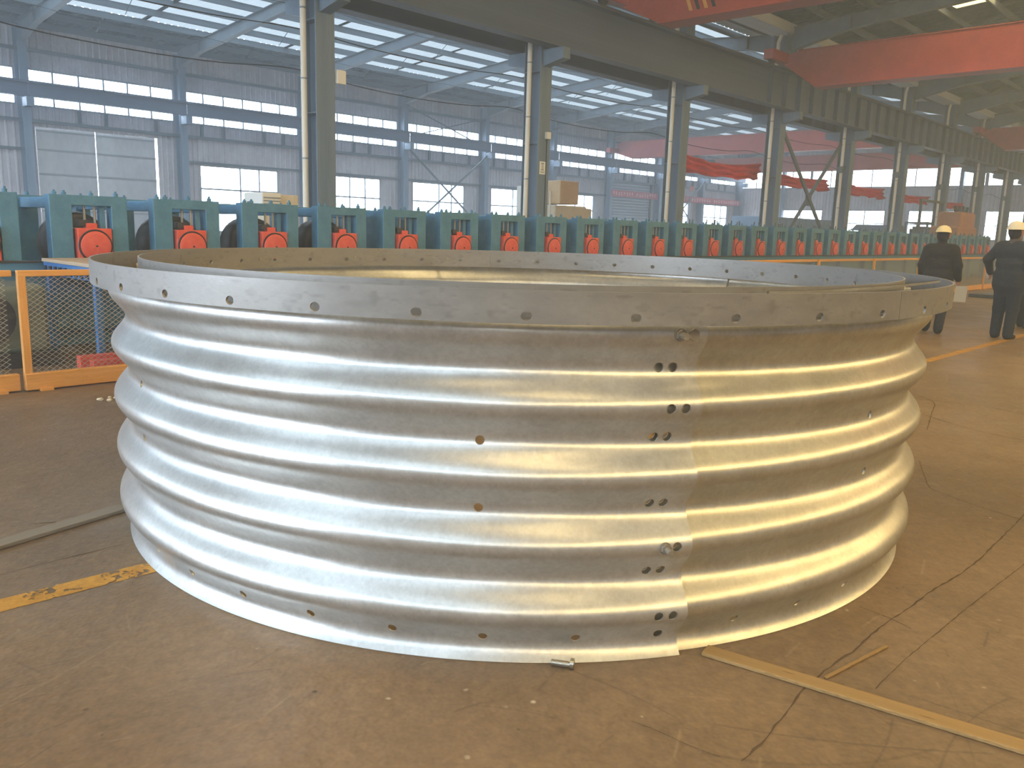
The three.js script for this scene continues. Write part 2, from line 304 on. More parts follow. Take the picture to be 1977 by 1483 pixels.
for (let i = 0; i < 5; i++) part('end_column', bx(XB - 0.4, XB - 0.05, 0, 8.8, ZW + 4.2 + i * 4.4 - 0.12, ZW + 4.2 + i * 4.4 + 0.12), mat.blueSteel, wallE);
// ------------------------------------------------------------------ wall behind the photographer (z = 8.6) and near end wall (x = -9.5)
const glow = (c, k) => new THREE.MeshStandardMaterial({ color: 0x222222, emissive: c, emissiveIntensity: k, roughness: 0.7 });
const sideGlow = glow(WARM, SIDE_GLOW * 0.5), roofGlow = glow(WARM, ROOF_GLOW * 0.6), roofGlowWhite = glow(COOL, AISLE_GLOW * 0.8), endGlow = glow(COOL, END_GLOW * 0.5);
function area(w, h, pos, look, color, k) { const l = new THREE.RectAreaLight(color, k, w, h); l.name = 'daylight'; l.position.copy(pos); l.lookAt(look); scene.add(l); return l; }
const wallR = structure('wall_right', 'ribbed metal side wall behind the photographer with a band of yellowed translucent sheets');
const rightSheet = (x0, x1, y0, y1) => part('cladding_panel', ribSheet(x1 - x0, y1 - y0).rotateY(Math.PI).translate(x1, y0, ZS), mat.clad, wallR);
rightSheet(XA, XB, 0, 5.5); rightSheet(XA, XB, 6.8, 8.6);
for (let k = 0; k < 12; k++) {
  const a = XA + 0.2 + k * 6.2, b = a + 5.9;
  const w = structure('window_' + (++winNo), 'band of yellowed translucent sheets lit by the low sun'); w.userData.category = 'window';
  for (let i = 0; i < 6; i++) { const c = a + (b - a) * i / 6, e = a + (b - a) * (i + 1) / 6; part('pane', bx(c + 0.03, e - 0.03, 5.5, 6.8, ZS - 0.01, ZS + 0.01), sideGlow, w); }
  part('window_frame', [...Array.from({ length: 7 }, (_, i) => bx(a + (b - a) * i / 6 - 0.03, a + (b - a) * i / 6 + 0.03, 5.5, 6.8, ZS - 0.03, ZS + 0.03)), bx(a, b, 5.46, 5.52, ZS - 0.05, ZS + 0.05), bx(a, b, 6.78, 6.84, ZS - 0.05, ZS + 0.05)], mat.frame, w);
  rightSheet(b, b + 0.3, 5.5, 6.8);
  area(b - a, 1.3, V((a + b) / 2, 6.15, ZS - 0.06), V((a + b) / 2, 6.15, 0), WARM, SIDE_GLOW);
}
const wallF = structure('wall_front', 'near end wall of the hall with high glazing and an open doorway');
const nearSheet = (z0, z1, y0, y1) => part('cladding_panel', ribSheet(z1 - z0, y1 - y0).rotateY(Math.PI / 2).translate(XA, y0, z1), mat.clad, wallF);
nearSheet(ZW, ZS, 6.9, 9.6); nearSheet(ZW, ZS, 4.6, 5.3);
for (let i = 0; i < 7; i++) {
  const z0 = ZW + 0.3 + i * 6.3, z1 = z0 + 6.0; nearSheet(z1, Math.min(z1 + 0.3, ZS), 5.3, 6.9);
  const w = structure('window_' + (++winNo), 'high translucent sheets in the near end wall, cool daylight'); w.userData.category = 'window';
  for (let j = 0; j < 6; j++) part('pane', bx(XA - 0.01, XA + 0.01, 5.3, 6.9, z0 + j + 0.03, z0 + j + 0.97), endGlow, w);
  area(6, 1.6, V(XA + 0.06, 6.1, (z0 + z1) / 2), V(0, 6.1, (z0 + z1) / 2), COOL, END_GLOW);
}
nearSheet(ZW, -31, 0, 4.6); nearSheet(-22.5, -12.9, 0, 4.6); nearSheet(-4.5, ZS, 0, 4.6);   // two open doorways between

// ------------------------------------------------------------------ roof: two gabled spans meeting in a valley over the crane columns
const coolFillGlow = glow(COOL, 3.3);                         // first strip by the near end wall, glow made cool as added fill
const roof = structure('ceiling', 'ribbed sheet roof on steel rafters and purlins');
const spans = [[ZW, ZC, 8.3, 9.28, 'left'], [ZC, ZS, 8.12, 9.12, 'right']];
const COL = (k) => 9.04 + 6 * k;
for (const [z0, z1, yE, yR, side] of spans) {
  const zm = (z0 + z1) / 2, half = zm - z0, top = (z) => yR - Math.abs(z - zm) / half * (yR - yE);
  const xs = side === 'left' ? Array.from({ length: 13 }, (_, i) => BAY(i - 3)) : Array.from({ length: 13 }, (_, i) => COL(i - 3));
  for (const x of xs) for (const s of [-1, 1]) {          // tapered rafters, one per slope
    const ze = s < 0 ? z0 + 0.3 : z1 - 0.3, zk = zm + s * half * 0.8, w = 0.11;
    const pts = [[ze, top(ze)], [zm, yR], [zm, yR - 0.42], [zk, top(zk) - 0.46], [ze, top(ze) - 0.72]];
    const web = prism(pts.map(([z, y]) => [-z, y]), 0.012).rotateY(Math.PI / 2).translate(x - 0.006, 0, 0);
    const fl = [bar(V(x, top(ze) - 0.01, ze), V(x, yR - 0.01, zm), w * 2, 0.02), bar(V(x, top(ze) - 0.72, ze), V(x, top(zk) - 0.46, zk), w * 2, 0.025), bar(V(x, top(zk) - 0.46, zk), V(x, yR - 0.42, zm), w * 2, 0.025)];
    const st = bx(x - w, x + w, top(zk) - 0.46, top(zk) - 0.02, zk - 0.02, zk + 0.02);
    part('rafter', [web, ...fl, st], mat.roofSteel, roof);
  }
  const np = 8;
  for (const s of [-1, 1]) for (let i = 0; i <= np; i++) {  // purlins along the hall
    const z = zm + s * (0.35 + (half - 0.5) * i / np), y = top(z);
    part('purlin', [bx(XA, XB, y - 0.04, y + 0.2, z - 0.004, z + 0.004), bx(XA, XB, y - 0.04, y - 0.034, z - 0.004, z + 0.075), bx(XA, XB, y + 0.194, y + 0.2, z - 0.075, z + 0.004)], mat.purlin, roof);
    if (i < np) for (let x = XA + 4.3; x < XB; x += 6) { const z2 = zm + s * (0.35 + (half - 0.5) * (i + 1) / np); if ((i + Math.round(x)) % 2) part('fly_brace', rod(V(x, y + 0.02, z), V(x + 0.02, top(z2) - 0.3, z2 - s * 0.6), 0.014, 5), mat.purlin, roof); }
  }
  // sheeting: ribs run up the slope; skylight strips replace it here and there
  for (const s of [-1, 1]) {
    const zE = s < 0 ? z0 - 0.25 : z1 + 0.25, L = Math.hypot(zm - zE, yR - top(zE)), dy = (yR - top(zE)) / L, dz = (zm - zE) / L;
    const put = (g, off = 0) => { const m = new THREE.Matrix4().makeBasis(V(1, 0, 0), V(0, dy, dz), V(0, dz * 1, -dy)); if (s > 0) m.makeBasis(V(1, 0, 0), V(0, dy, dz), V(0, -dz, dy)); m.setPosition(0, top(zE) + 0.205 + off, zE); return g.applyMatrix4(m); };
    const strips = [];
    for (let x = XA + 2.4; x < XB - 2; x += 6) strips.push(side === 'left' ? [x - 2.5, x + 3.3] : [x + 0.02, x + 1.02]);
    let x = XA - 0.3;
    for (const [a, b] of [...strips, [XB + 0.3, XB + 0.3]]) { part('roof_sheet', put(ribSheet(a - x, L, 0.3, 0.04).translate(x, 0, 0)), mat.roofSheet, roof); x = b; }
    for (const [a, b] of strips) {
      const u0 = side === 'left' ? 3.0 : 4.6, u1 = L - 0.5;
      part('roof_sheet', put(ribSheet(b - a, u0, 0.3, 0.04).translate(a, 0, 0)), mat.roofSheet, roof); part('roof_sheet', put(ribSheet(b - a, L - u1, 0.3, 0.04).translate(a, u1, 0)), mat.roofSheet, roof);
      part('skylight', put(ribSheet(b - a, u1 - u0, 0.25, 0.03).translate(a, u0, 0)), side === 'left' ? roofGlowWhite : a < -5 ? coolFillGlow : roofGlow, roof, 'glowing translucent roof sheet');
      const um = (u0 + u1) / 2, c = V((a + b) / 2, top(zE) + 0.14 + dy * um, zE + dz * um);
      if (c.x < 46) area(b - a, u1 - u0, c, V(c.x, c.y - 1 * Math.abs(dz), c.z + dy * (dz > 0 ? 1 : -1)), side === 'right' && a > -5 ? WARM : COOL, side === 'left' ? AISLE_GLOW : a < -5 ? 5.5 : ROOF_GLOW);  // the strip by the near end wall shines as added cool fill
    }
  }
}
part('valley_gutter', [bx(XA, XB, 7.95, 7.98, ZC - 0.35, ZC + 0.35), bx(XA, XB, 7.98, 8.25, ZC - 0.36, ZC - 0.34), bx(XA, XB, 7.98, 8.25, ZC + 0.34, ZC + 0.36)], mat.roofSheet, roof);

// ------------------------------------------------------------------ crane columns with white downpipes, and the runway beams
const colNotes = ['nearest of the row, at the left of the photo', 'second in the row, carrying a white placard', 'third in the row, behind the ring', 'fourth in the row, left of the cross brace', 'fifth in the row, right of the cross brace', 'sixth in the row from the left', 'seventh in the row from the left', 'eighth in the row, above the workers', 'ninth in the row, at the right edge of the photo'];
for (let k = -2; k < 10; k++) {
  const x = COL(k), nm = k >= 0 && k < 9 ? 'blue grey steel crane column with white downpipe, ' + colNotes[k] : k < 0 ? 'blue grey steel crane column standing out of frame, ' + (k === -1 ? 'next to' : 'beyond') + ' the nearest one' : 'blue grey steel crane column against the far end wall';
  const c = thing('crane_column', nm, 'column', [x, 0, ZC], 0, 'crane columns in a row');
  const I = (y0, y1, w, d) => [bx(-w, w, y0, y1, -d, -d + 0.02), bx(-w, w, y0, y1, d - 0.02, d), bx(-0.008, 0.008, y0, y1, -d + 0.02, d - 0.02)];
  part('shaft', [...I(0.02, 8.0, 0.2, 0.25), bx(-0.2, 0.2, 3.4, 3.42, -0.23, 0.23), bx(-0.2, 0.2, 5.0, 5.02, -0.23, 0.23)], mat.blueSteel, c);
  part('base_plate', bx(-0.3, 0.3, 0, 0.025, -0.36, 0.36), mat.blueSteel, c);
  for (const s of [-1, 1]) part('corbel', [prism([[0.25, 5.12], [0.25, 5.48], [0.85, 5.48], [0.85, 5.24]].map(([a, b]) => [a, b]), 0.24).rotateY(s > 0 ? -Math.PI / 2 : Math.PI / 2).translate(s > 0 ? 0.12 : -0.12, 0, 0)], mat.blueSteel, c);
  const pipe = part('downpipe', rod(V(-0.28, 0.1, -0.02), V(-0.28, 7.7, -0.02), 0.055, 14), mat.pipe, c, 'white plastic downpipe');
  for (const y of [1.2, 2.6, 4.0, 5.2, 6.9]) part('pipe_clip', new THREE.CylinderGeometry(0.06, 0.06, 0.03, 12).translate(-0.28, y, -0.02), mat.frame, pipe);
  part('elbow', rod(V(-0.28, 7.68, -0.02), V(-0.12, 7.93, -0.02), 0.055, 12), mat.pipe, pipe);
  if (k === 0) { part('floodlight', [rb(0.22, 0.42, 3.95, 4.2, 0.2, 0.3, 0.02)], mat.white, c, 'small white floodlight'); }
  if (k === 1) { part('junction_box', rb(0.02, 0.16, 3.52, 3.68, 0.25, 0.33, 0.01), mat.white, c, 'white junction box'); part('cable', rod(V(0.09, 1.4, 0.26), V(0.09, 3.52, 0.26), 0.012, 6), mat.cable, c); }
  if (k > 3) for (const s of [-1, 1]) part('loudspeaker', [prism([[0, 0], [0.34, 0.12], [0.34, 0.3], [0, 0.22]], 0.2).translate(s > 0 ? 0.2 : -0.54, 3.9 + 0.2 * (k % 2), -0.1)], mat.purlin, c);
}
for (const [z, name, y0, y1, lbl] of [[ZC + 0.62, 'crane_runway_beam', 5.48, 6.6, 'long ribbed crane runway girder running across the top of the photo'], [ZC - 0.62, 'crane_runway_beam', 5.48, 6.3, 'crane runway girder on the far side of the column row, under the nearer one']]) {
  const b = thing(name, lbl, 'girder', [0, 0, z]);
  part('web', bx(XA, XB, y0 + 0.03, y1 - 0.03, -0.006, 0.006), mat.shadedGirderSteel, b); part('flange', bx(XA, XB, y0, y0 + 0.03, -0.17, 0.17), mat.shadedGirderSteel, b); part('flange', bx(XA, XB, y1 - 0.03, y1, -0.2, 0.2), mat.shadedGirderSteel, b);
  part('crane_rail', bx(XA, XB, y1, y1 + 0.1, -0.035, 0.035), mat.darkSteel, b);
  for (let x = 25.04; x < XB; x += 1) part('stiffener', bx(x - 0.006, x + 0.006, y0 + 0.03, y1 - 0.03, -0.15, 0.15), mat.shadedGirderSteel, b);
}
{
  const xb = thing('cross_brace', 'dark diagonal cross brace between the fourth and fifth crane columns', 'brace', [0, 0, ZC]);
  part('diagonal', bar(V(27.5, 5.0, 0.03), V(32.6, 0.6, 0.03), 0.06, 0.14), mat.purlin, xb); part('diagonal', bar(V(27.5, 0.6, -0.05), V(32.6, 5.0, -0.05), 0.06, 0.14), mat.purlin, xb); part('gusset', bx(29.83, 30.28, 2.57, 3.03, -0.02, 0), mat.purlin, xb);
}
// ------------------------------------------------------------------ overhead cranes
function crane(x, z0, z1, y0, y1, w, label, railY, extra) {
  const c = thing('overhead_crane', label, 'crane', [x, 0, 0], 0, 'red overhead travelling cranes');
  const e = 1.1, pts = [[z0, railY + 0.12], [z0, y1 - 0.12], [z0 + 0.5, y1], [z1 - 0.5, y1], [z1, y1 - 0.12], [z1, railY + 0.12], [z1 - e, y0], [z0 + e, y0]];
  part('bridge_girder', prism(pts.map(([z, y]) => [-z, y]), w).rotateY(Math.PI / 2).translate(-w / 2, 0, 0), mat.craneRed, c);
  part('girder_flange', [bx(-w / 2 - 0.06, w / 2 + 0.06, y0 - 0.025, y0, z0 + e, z1 - e), bx(-w / 2 - 0.06, w / 2 + 0.06, y1, y1 + 0.025, z0 + 0.5, z1 - 0.5)], mat.craneRed, c);
  for (const z of [z0 + 0.02, z1 - 0.02]) { const k = part('end_carriage', rb(-1.3, 1.3, railY + 0.12, railY + 0.42, z - 0.16, z + 0.16, 0.02), mat.craneRed, c); for (const s of [-1, 1]) part('wheel', new THREE.CylinderGeometry(0.16, 0.16, 0.1, 16).rotateX(Math.PI / 2).translate(s * 1.05, railY + 0.16, z), mat.darkSteel, k); }
  if (extra) extra(c); return c;
}
const stripes = (z) => (c) => { for (let i = 0; i < 4; i++) part('warning_stripe', prism([[0, 0], [0.09, 0], [0.29, 0.5], [0.2, 0.5]], 0.006).rotateY(Math.PI / 2).translate(-0.262, 6.45, z - i * 0.2), i % 2 ? mat.fence : mat.black, c); };
const hoist = (z, y) => (c) => { const h = part('hoist', [rb(-0.35, 0.35, y - 0.75, y - 0.2, z - 0.5, z + 0.5, 0.04), bx(-0.25, 0.25, y - 0.2, y - 0.02, z - 0.35, z + 0.35), new THREE.CylinderGeometry(0.22, 0.22, 0.9, 14).rotateX(Math.PI / 2).translate(0.1, y - 0.5, z + 0.9)], mat.darkSteel, c, 'dark hoist trolley'); for (const s of [-1, 1]) part('hoist_rope', rod(V(s * 0.08, y - 1.9, z), V(s * 0.08, y - 0.7, z), 0.012, 5), mat.cable, h); part('hook_block', [rb(-0.16, 0.16, y - 2.2, y - 1.9, z - 0.08, z + 0.08, 0.03)], mat.craneRed, h); };
crane(17.6, -13.0, 8.2, 6.3, 7.34, 0.52, 'nearest red overhead crane bridge at the top of the photo with black warning stripes', 6.7, stripes(-10.4));
crane(26.2, -13.0, 8.2, 6.05, 7.16, 0.52, 'dull red overhead crane bridge crossing the top right of the photo', 6.7);
crane(48.5, -13.0, 8.2, 6.05, 7.1, 0.52, 'distant red crane bridge at the right edge under the roof', 6.7);
crane(47, ZW + 0.85, -14.25, 6.3, 7.36, 0.55, 'bright red crane bridge in the far aisle above the roller shutter', 6.5, hoist(-29, 6.3));
crane(57, ZW + 0.85, -14.25, 5.95, 6.95, 0.55, 'darker red crane bridge deeper in the far aisle, behind the cross brace', 6.5);
// cables slung along the hall, on the far side of the columns
for (const [z, y, sag, lbl] of [[-14.3, 5.0, 0.1, 'thin black cable slung between the crane columns, upper one'], [-14.45, 4.3, 0.16, 'thin black cable slung between the crane columns, lower one'], [-30, 7.9, 0.12, 'thin black cable strung under the roof of the far aisle'], [-22, 7.6, 0.1, 'thin black cable strung across the middle of the far aisle']]) {
  const pts = []; for (let k = -2; k < 9; k++) { pts.push(V(COL(k), y, z)); for (const t of [0.25, 0.5, 0.75]) pts.push(V(COL(k) + 6 * t, y - sag * 4 * t * (1 - t), z)); }
  single('overhead_cable', new THREE.TubeGeometry(new THREE.CatmullRomCurve3(pts), 220, 0.01, 5), mat.cable, lbl, 'cable');
}

// ------------------------------------------------------------------ the corrugated steel ring
const RC = [3.362, 0, -3.125], PITCH = 0.2375, CREST = 1.126, HP = 1.152;
const prof = (y) => 2.01 + 0.032 * Math.cos(2 * Math.PI * (y - CREST) / PITCH);
const slope = (y) => -0.032 * 2 * Math.PI / PITCH * Math.sin(2 * Math.PI * (y - CREST) / PITCH);
const rimY = (t) => HP;
const evaluator = new Evaluator(); evaluator.attributes = ['position', 'normal', 'uv']; evaluator.useGroups = false;
const T = (deg) => deg * Math.PI / 180, ringPt = (th, r, y) => [r * Math.sin(th), y, r * Math.cos(th)];
function grid(nu, nv, fn, flip) {                     // fn(i/nu, j/nv) -> {p, n, uv}
  const pos = [], nor = [], uv = [], idx = [];
  for (let j = 0; j <= nv; j++) for (let i = 0; i <= nu; i++) { const q = fn(i / nu, j / nv); pos.push(...q.p); nor.push(...q.n); uv.push(...q.uv); }
  for (let j = 0; j < nv; j++) for (let i = 0; i < nu; i++) { const a = j * (nu + 1) + i, b = a + 1, c = a + nu + 1, d = c + 1; flip ? idx.push(a, c, b, b, c, d) : idx.push(a, b, c, b, d, c); }
  const g = new THREE.BufferGeometry(); g.setAttribute('position', new THREE.Float32BufferAttribute(pos, 3)); g.setAttribute('normal', new THREE.Float32BufferAttribute(nor, 3)); g.setAttribute('uv', new THREE.Float32BufferAttribute(uv, 2)); g.setIndex(idx); return g;
}
const arc = (() => { const a = [0]; for (let i = 1; i <= 400; i++) { const y0 = HP * (i - 1) / 400, y1 = HP * i / 400; a.push(a[i - 1] + Math.hypot(y1 - y0, prof(y1) - prof(y0))); } return (y) => a[Math.round(Math.min(1, y / HP) * 400)]; })();
function curvedPlate(t0, t1, o0, o1, th = 0.007, warp = () => [0, 0]) {    // degrees, radial offset at both ends (laps over its neighbour)
  const nu = 170, nv = 110, oa = T(t0), ob = T(t1), off = (u) => o0 + (o1 - o0) * u;
  const surf = (d, sgn) => (u, v) => { const t = oa + (ob - oa) * u, y = 0.002 + (rimY(t) - 0.002) * v, s = slope(y), k = 1 / Math.hypot(1, s); const n = [Math.sin(t) * k * sgn, -s * k * sgn, Math.cos(t) * k * sgn]; const w = warp(t); return { p: ringPt(t, prof(y) + off(u) + d * k + w[0], Math.max(0.002, y + w[1])), n, uv: [t * 2.02, arc(y)] }; };
  const out = surf(0, 1), inn = surf(-th, -1);
  const edgeH = (v, ny) => (u, w) => { const a = out(u, v).p, b = inn(u, v).p; return { p: a.map((x, i) => x + (b[i] - x) * w), n: [0, ny, 0], uv: [u * 4, w * 0.01] }; };
  const edgeV = (u, sg) => (v, w) => { const a = out(u, v).p, b = inn(u, v).p, t = oa + (ob - oa) * u; return { p: a.map((x, i) => x + (b[i] - x) * w), n: [Math.cos(t) * sg, 0, -Math.sin(t) * sg], uv: [v, w * 0.01] }; };
  return mg([grid(nu, nv, out, false), grid(nu, nv, inn, true), grid(nu, 1, edgeH(1, 1), false), grid(nu, 1, edgeH(0, -1), true), grid(nv, 1, edgeV(0, -1), false), grid(nv, 1, edgeV(1, 1), true)]);
}
function drill(list) {                                // radial cylinders [deg, y, r, slot] -> one cutter
  return mg(list.map(([deg, y, r, slot = 1, R0 = 1.9, R1 = 2.2]) => new THREE.CylinderGeometry(r, r, R1 - R0, 20).scale(slot, 1, 1).rotateX(Math.PI / 2).translate(0, y, (R0 + R1) / 2).rotateY(T(deg))));
}
function cut(geo, cutter) { const a = new Brush(geo), b = new Brush(cutter); a.updateMatrixWorld(); b.updateMatrixWorld(); return evaluator.evaluate(a, b, SUBTRACTION).geometry; }
const ring = thing('corrugated_steel_ring', 'huge galvanised corrugated steel ring standing on the workshop floor', 'steel ring', RC);
{
  const low = 0.07, holesA = [], holesB = [], holesC = [], hr = 0.0155;
  for (let d = -149.9 + 0.44; d < -34; d += 9.07) holesA.push([d, low + 0.012, hr]);
  for (const d of [-22.9, -13.75, -4.7, 4.4, 13.5, 22.6, 31.7, 40.8, 49.9, 59, 68, 77]) holesB.push([d, low + 0.012, hr]);
  for (const d of [100, 109, 118, 127, 136, 145, 154, 163, 172, 181, 190]) holesC.push([d, low + 0.012, hr]);
  for (const d of [-50.4, -98.7]) for (const y of [0.764, 0.535]) holesA.push([d, y, hr]);
  for (const d of [-2.4, 45]) for (const y of [0.764, 0.535]) holesB.push([d, y, hr]);
  // the lap seam: pairs of holes on crests and in valleys
  const seam = [[1.126, -32.7, -31.4], [1.012, -33.8, -32.4], [0.886, -33.05, -31.6], [0.78, -33.9, -32.5], [0.553, -33.9, -32.5], [0.415, -32.8, -31.55], [0.314, -33.8, -32.35], [0.17, -32.95, -31.5], [0.08, -32.2, null]];
  seam.forEach(([y, a, b], i) => { holesA.push([a, y, 0.0165]); if (b) holesA.push([b, y, 0.0165]); if ([3, 4, 6, 7].includes(i)) { holesB.push([a, y + (i === 7 ? 0.012 : 0.002), 0.0165], [b, y + (i === 7 ? 0.012 : 0.002), 0.0165]); } if (i === 5) holesB.push([b, y, 0.0165]); });
  part('curved_plate', cut(curvedPlate(-152, -30, 0.0, 0.0105), drill(holesA)), mat.galv, ring, 'left front corrugated plate, lapped over its neighbour');
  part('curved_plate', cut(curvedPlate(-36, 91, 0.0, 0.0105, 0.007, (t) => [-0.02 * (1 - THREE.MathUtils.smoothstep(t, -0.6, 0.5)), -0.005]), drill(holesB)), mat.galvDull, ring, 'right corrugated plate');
  part('curved_plate', cut(curvedPlate(86, 213, 0.0, 0.0105), drill(holesC)), mat.galv, ring, 'rear corrugated plate');
  const hex = (r, h) => new THREE.CylinderGeometry(r, r, h, 6).rotateX(Math.PI / 2);
  for (const [deg, y] of [[-32.7, 1.126], [-32.8, 0.415]]) {
    const R = prof(y) + 0.012, bo = part('seam_bolt', mg([new THREE.CylinderGeometry(0.0105, 0.0105, 0.05, 14).rotateX(Math.PI / 2).translate(0, 0, 0.022), new THREE.CylinderGeometry(0.021, 0.021, 0.004, 18).rotateX(Math.PI / 2).translate(0, 0, 0.001)]).translate(0, y, R).rotateY(T(deg)), mat.bolt, ring, 'bolt sticking out of the lap seam');
    part('nut', hex(0.018, 0.014).translate(0, y, R + 0.009).rotateY(T(deg)), mat.bolt, bo);
  }
  for (const [deg, y] of [[-31.4, 1.126]]) part('seam_bolt', hex(0.02, 0.02).translate(0, y, prof(y) + 0.006).rotateY(T(deg)), mat.bolt, ring);
  // flat bar flange rings round the top, outside and inside the plates
  const bandGeo = (R, th, y0, y1, legIn, legOut, holes, gaps) => {
    const seg = 220, P = [[R, y0], [R + th, y0], [R + th, y1], [R, y1]], faces = [];
    const strip = (a, b, n) => faces.push(grid(seg, 1, (u, v) => { const t = u * 2 * Math.PI - Math.PI, r = a[0] + (b[0] - a[0]) * v, y = a[1] + (b[1] - a[1]) * v; return { p: ringPt(t, r, y), n: n[0] ? [Math.sin(t) * n[0], 0, Math.cos(t) * n[0]] : [0, n[1], 0], uv: [t * R, a[0] === b[0] ? y : r] }; }));
    strip(P[1], P[2], [1, 0]); strip(P[2], P[3], [0, 1]); strip(P[3], P[0], [-1, 0]); strip(P[0], P[1], [0, -1]);
    const body = cut(mg(faces), mg([drill(holes), ...gaps.map((d) => bx(-0.0012, 0.0012, y0 - 0.01, y1 + 0.01, R - 0.05, R + 0.05).rotateY(T(d)))]));
    const ledge = legOut > legIn ? (() => { const f = [], y = y0, q = y0 + 0.008; const rim = (a, b, n) => f.push(grid(seg, 1, (u, v) => { const t = u * 2 * Math.PI - Math.PI, r = a[0] + (b[0] - a[0]) * v, yy = a[1] + (b[1] - a[1]) * v; return { p: ringPt(t, r, yy), n: n[0] ? [Math.sin(t) * n[0], 0, Math.cos(t) * n[0]] : [0, n[1], 0], uv: [t * R, a[0] === b[0] ? yy : r] }; })); rim([legOut, y], [legOut, q], [1, 0]); rim([legOut, q], [legIn, q], [0, 1]); rim([legIn, q], [legIn, y], [-1, 0]); rim([legIn, y], [legOut, y], [0, -1]); return mg(f); })() : null;
    const g = mg(ledge ? [body, ledge] : [body]);
    // a little out of round, longer towards the photographer
    const a = T(-47), p = g.attributes.position, e = legOut > R ? 1.0 : 1.014;
    for (let i = 0; i < p.count; i++) { const x = p.getX(i), z = p.getZ(i), k = (x * Math.sin(a) + z * Math.cos(a)) * (e - 1); p.setX(i, x + k * Math.sin(a)); p.setZ(i, z + k * Math.cos(a)); }
    return g;
  };
  const h1 = [], h2 = [];
  for (let i = 0; i < 40; i++) { h1.push([-37.5 + i * 9, 1.186, 0.0145, 1.18, 2.0, 2.2]); h2.push([-33 + i * 9, 1.19, 0.0125, 1.25, 1.85, 2.0]); }
  part('outer_flange_ring', bandGeo(2.1, 0.008, 1.163, 1.263, 2.06, 2.1, h1, [-7.4, 112, 232]), mat.band, ring, 'dull grey flat bar ring round the top, drilled with slots');
  part('inner_flange_ring', bandGeo(1.91, 0.007, 1.14, 1.268, 1.917, 1.935, h2, [140, 20, 260]), mat.band, ring, 'inner flat bar ring');
  {   // a loose narrow strip sprung away from the outer ring
    const pts = [[-25, 2.094], [-20.1, 2.075], [-16.3, 2.045], [-10.5, 2.002], [-3.8, 1.98], [6.2, 1.985], [14, 2.02], [19, 2.055]].map(([d, q]) => V(...ringPt(T(d), q, 0))), cv = new THREE.CatmullRomCurve3(pts).getSpacedPoints(60);
    const side = (o) => grid(60, 1, (u, v) => { const p = cv[Math.round(u * 60)], L = Math.hypot(p.x, p.z), k = (L + o) / L; return { p: [p.x * k, 1.258 + 0.01 * v, p.z * k], n: [p.x / L * Math.sign(o), 0, p.z / L * Math.sign(o)], uv: [u, v * 0.03] }; }, o < 0);
    const rim = grid(60, 1, (u, v) => { const p = cv[Math.round(u * 60)], L = Math.hypot(p.x, p.z), k = (L + (v - 0.5) * 0.007) / L; return { p: [p.x * k, 1.268, p.z * k], n: [0, 1, 0], uv: [u, v * 0.01] }; });
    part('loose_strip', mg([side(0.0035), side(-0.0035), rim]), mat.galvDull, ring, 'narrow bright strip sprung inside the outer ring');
  }
  for (const deg of [-96, -60, 130, 150, 172, 196, -20, 30]) { const bo = part('flange_bolt', hex(0.019, 0.03).translate(0, 1.2, 1.945).rotateY(T(deg)), mat.boltBright, ring); part('bolt_shank', new THREE.CylinderGeometry(0.011, 0.011, 0.08, 10).rotateX(Math.PI / 2).translate(0, 1.2, 1.945).rotateY(T(deg)), mat.bolt, bo); }
}
// ------------------------------------------------------------------ timbers, stick and bolt lying on the floor
function wood(a, b, n, s) {
  const W = 256, H = 1024, c = document.createElement('canvas'); c.width = W; c.height = H; const g = c.getContext('2d'); g.fillStyle = `rgb(${a})`; g.fillRect(0, 0, W, H);
  const k0 = seed; seed = s; for (let i = 0; i < 240; i++) { const x = rr(0, W); g.strokeStyle = `rgba(${rnd() < 0.6 ? b : n},${rr(0.06, 0.3)})`; g.lineWidth = rr(0.6, 3); g.beginPath(); g.moveTo(x, 0); for (let y = 0; y <= H; y += 64) g.lineTo(x + Math.sin(y / 160 + i) * 5 + rr(-1.5, 1.5), y); g.stroke(); } seed = k0;
  for (const [x, y] of [[150, 260], [90, 640]]) for (let r = 20; r > 2; r -= 4) { g.strokeStyle = `rgba(86,60,30,0.5)`; g.lineWidth = 2; g.beginPath(); g.ellipse(x, y, r * 0.6, r, 0, 0, 6.3); g.stroke(); }
  const t = new THREE.CanvasTexture(c); t.colorSpace = THREE.SRGBColorSpace; t.wrapS = t.wrapT = THREE.RepeatWrapping; return M({ map: t, roughness: 0.75, bumpMap: t, bumpScale: 0.001 });
}
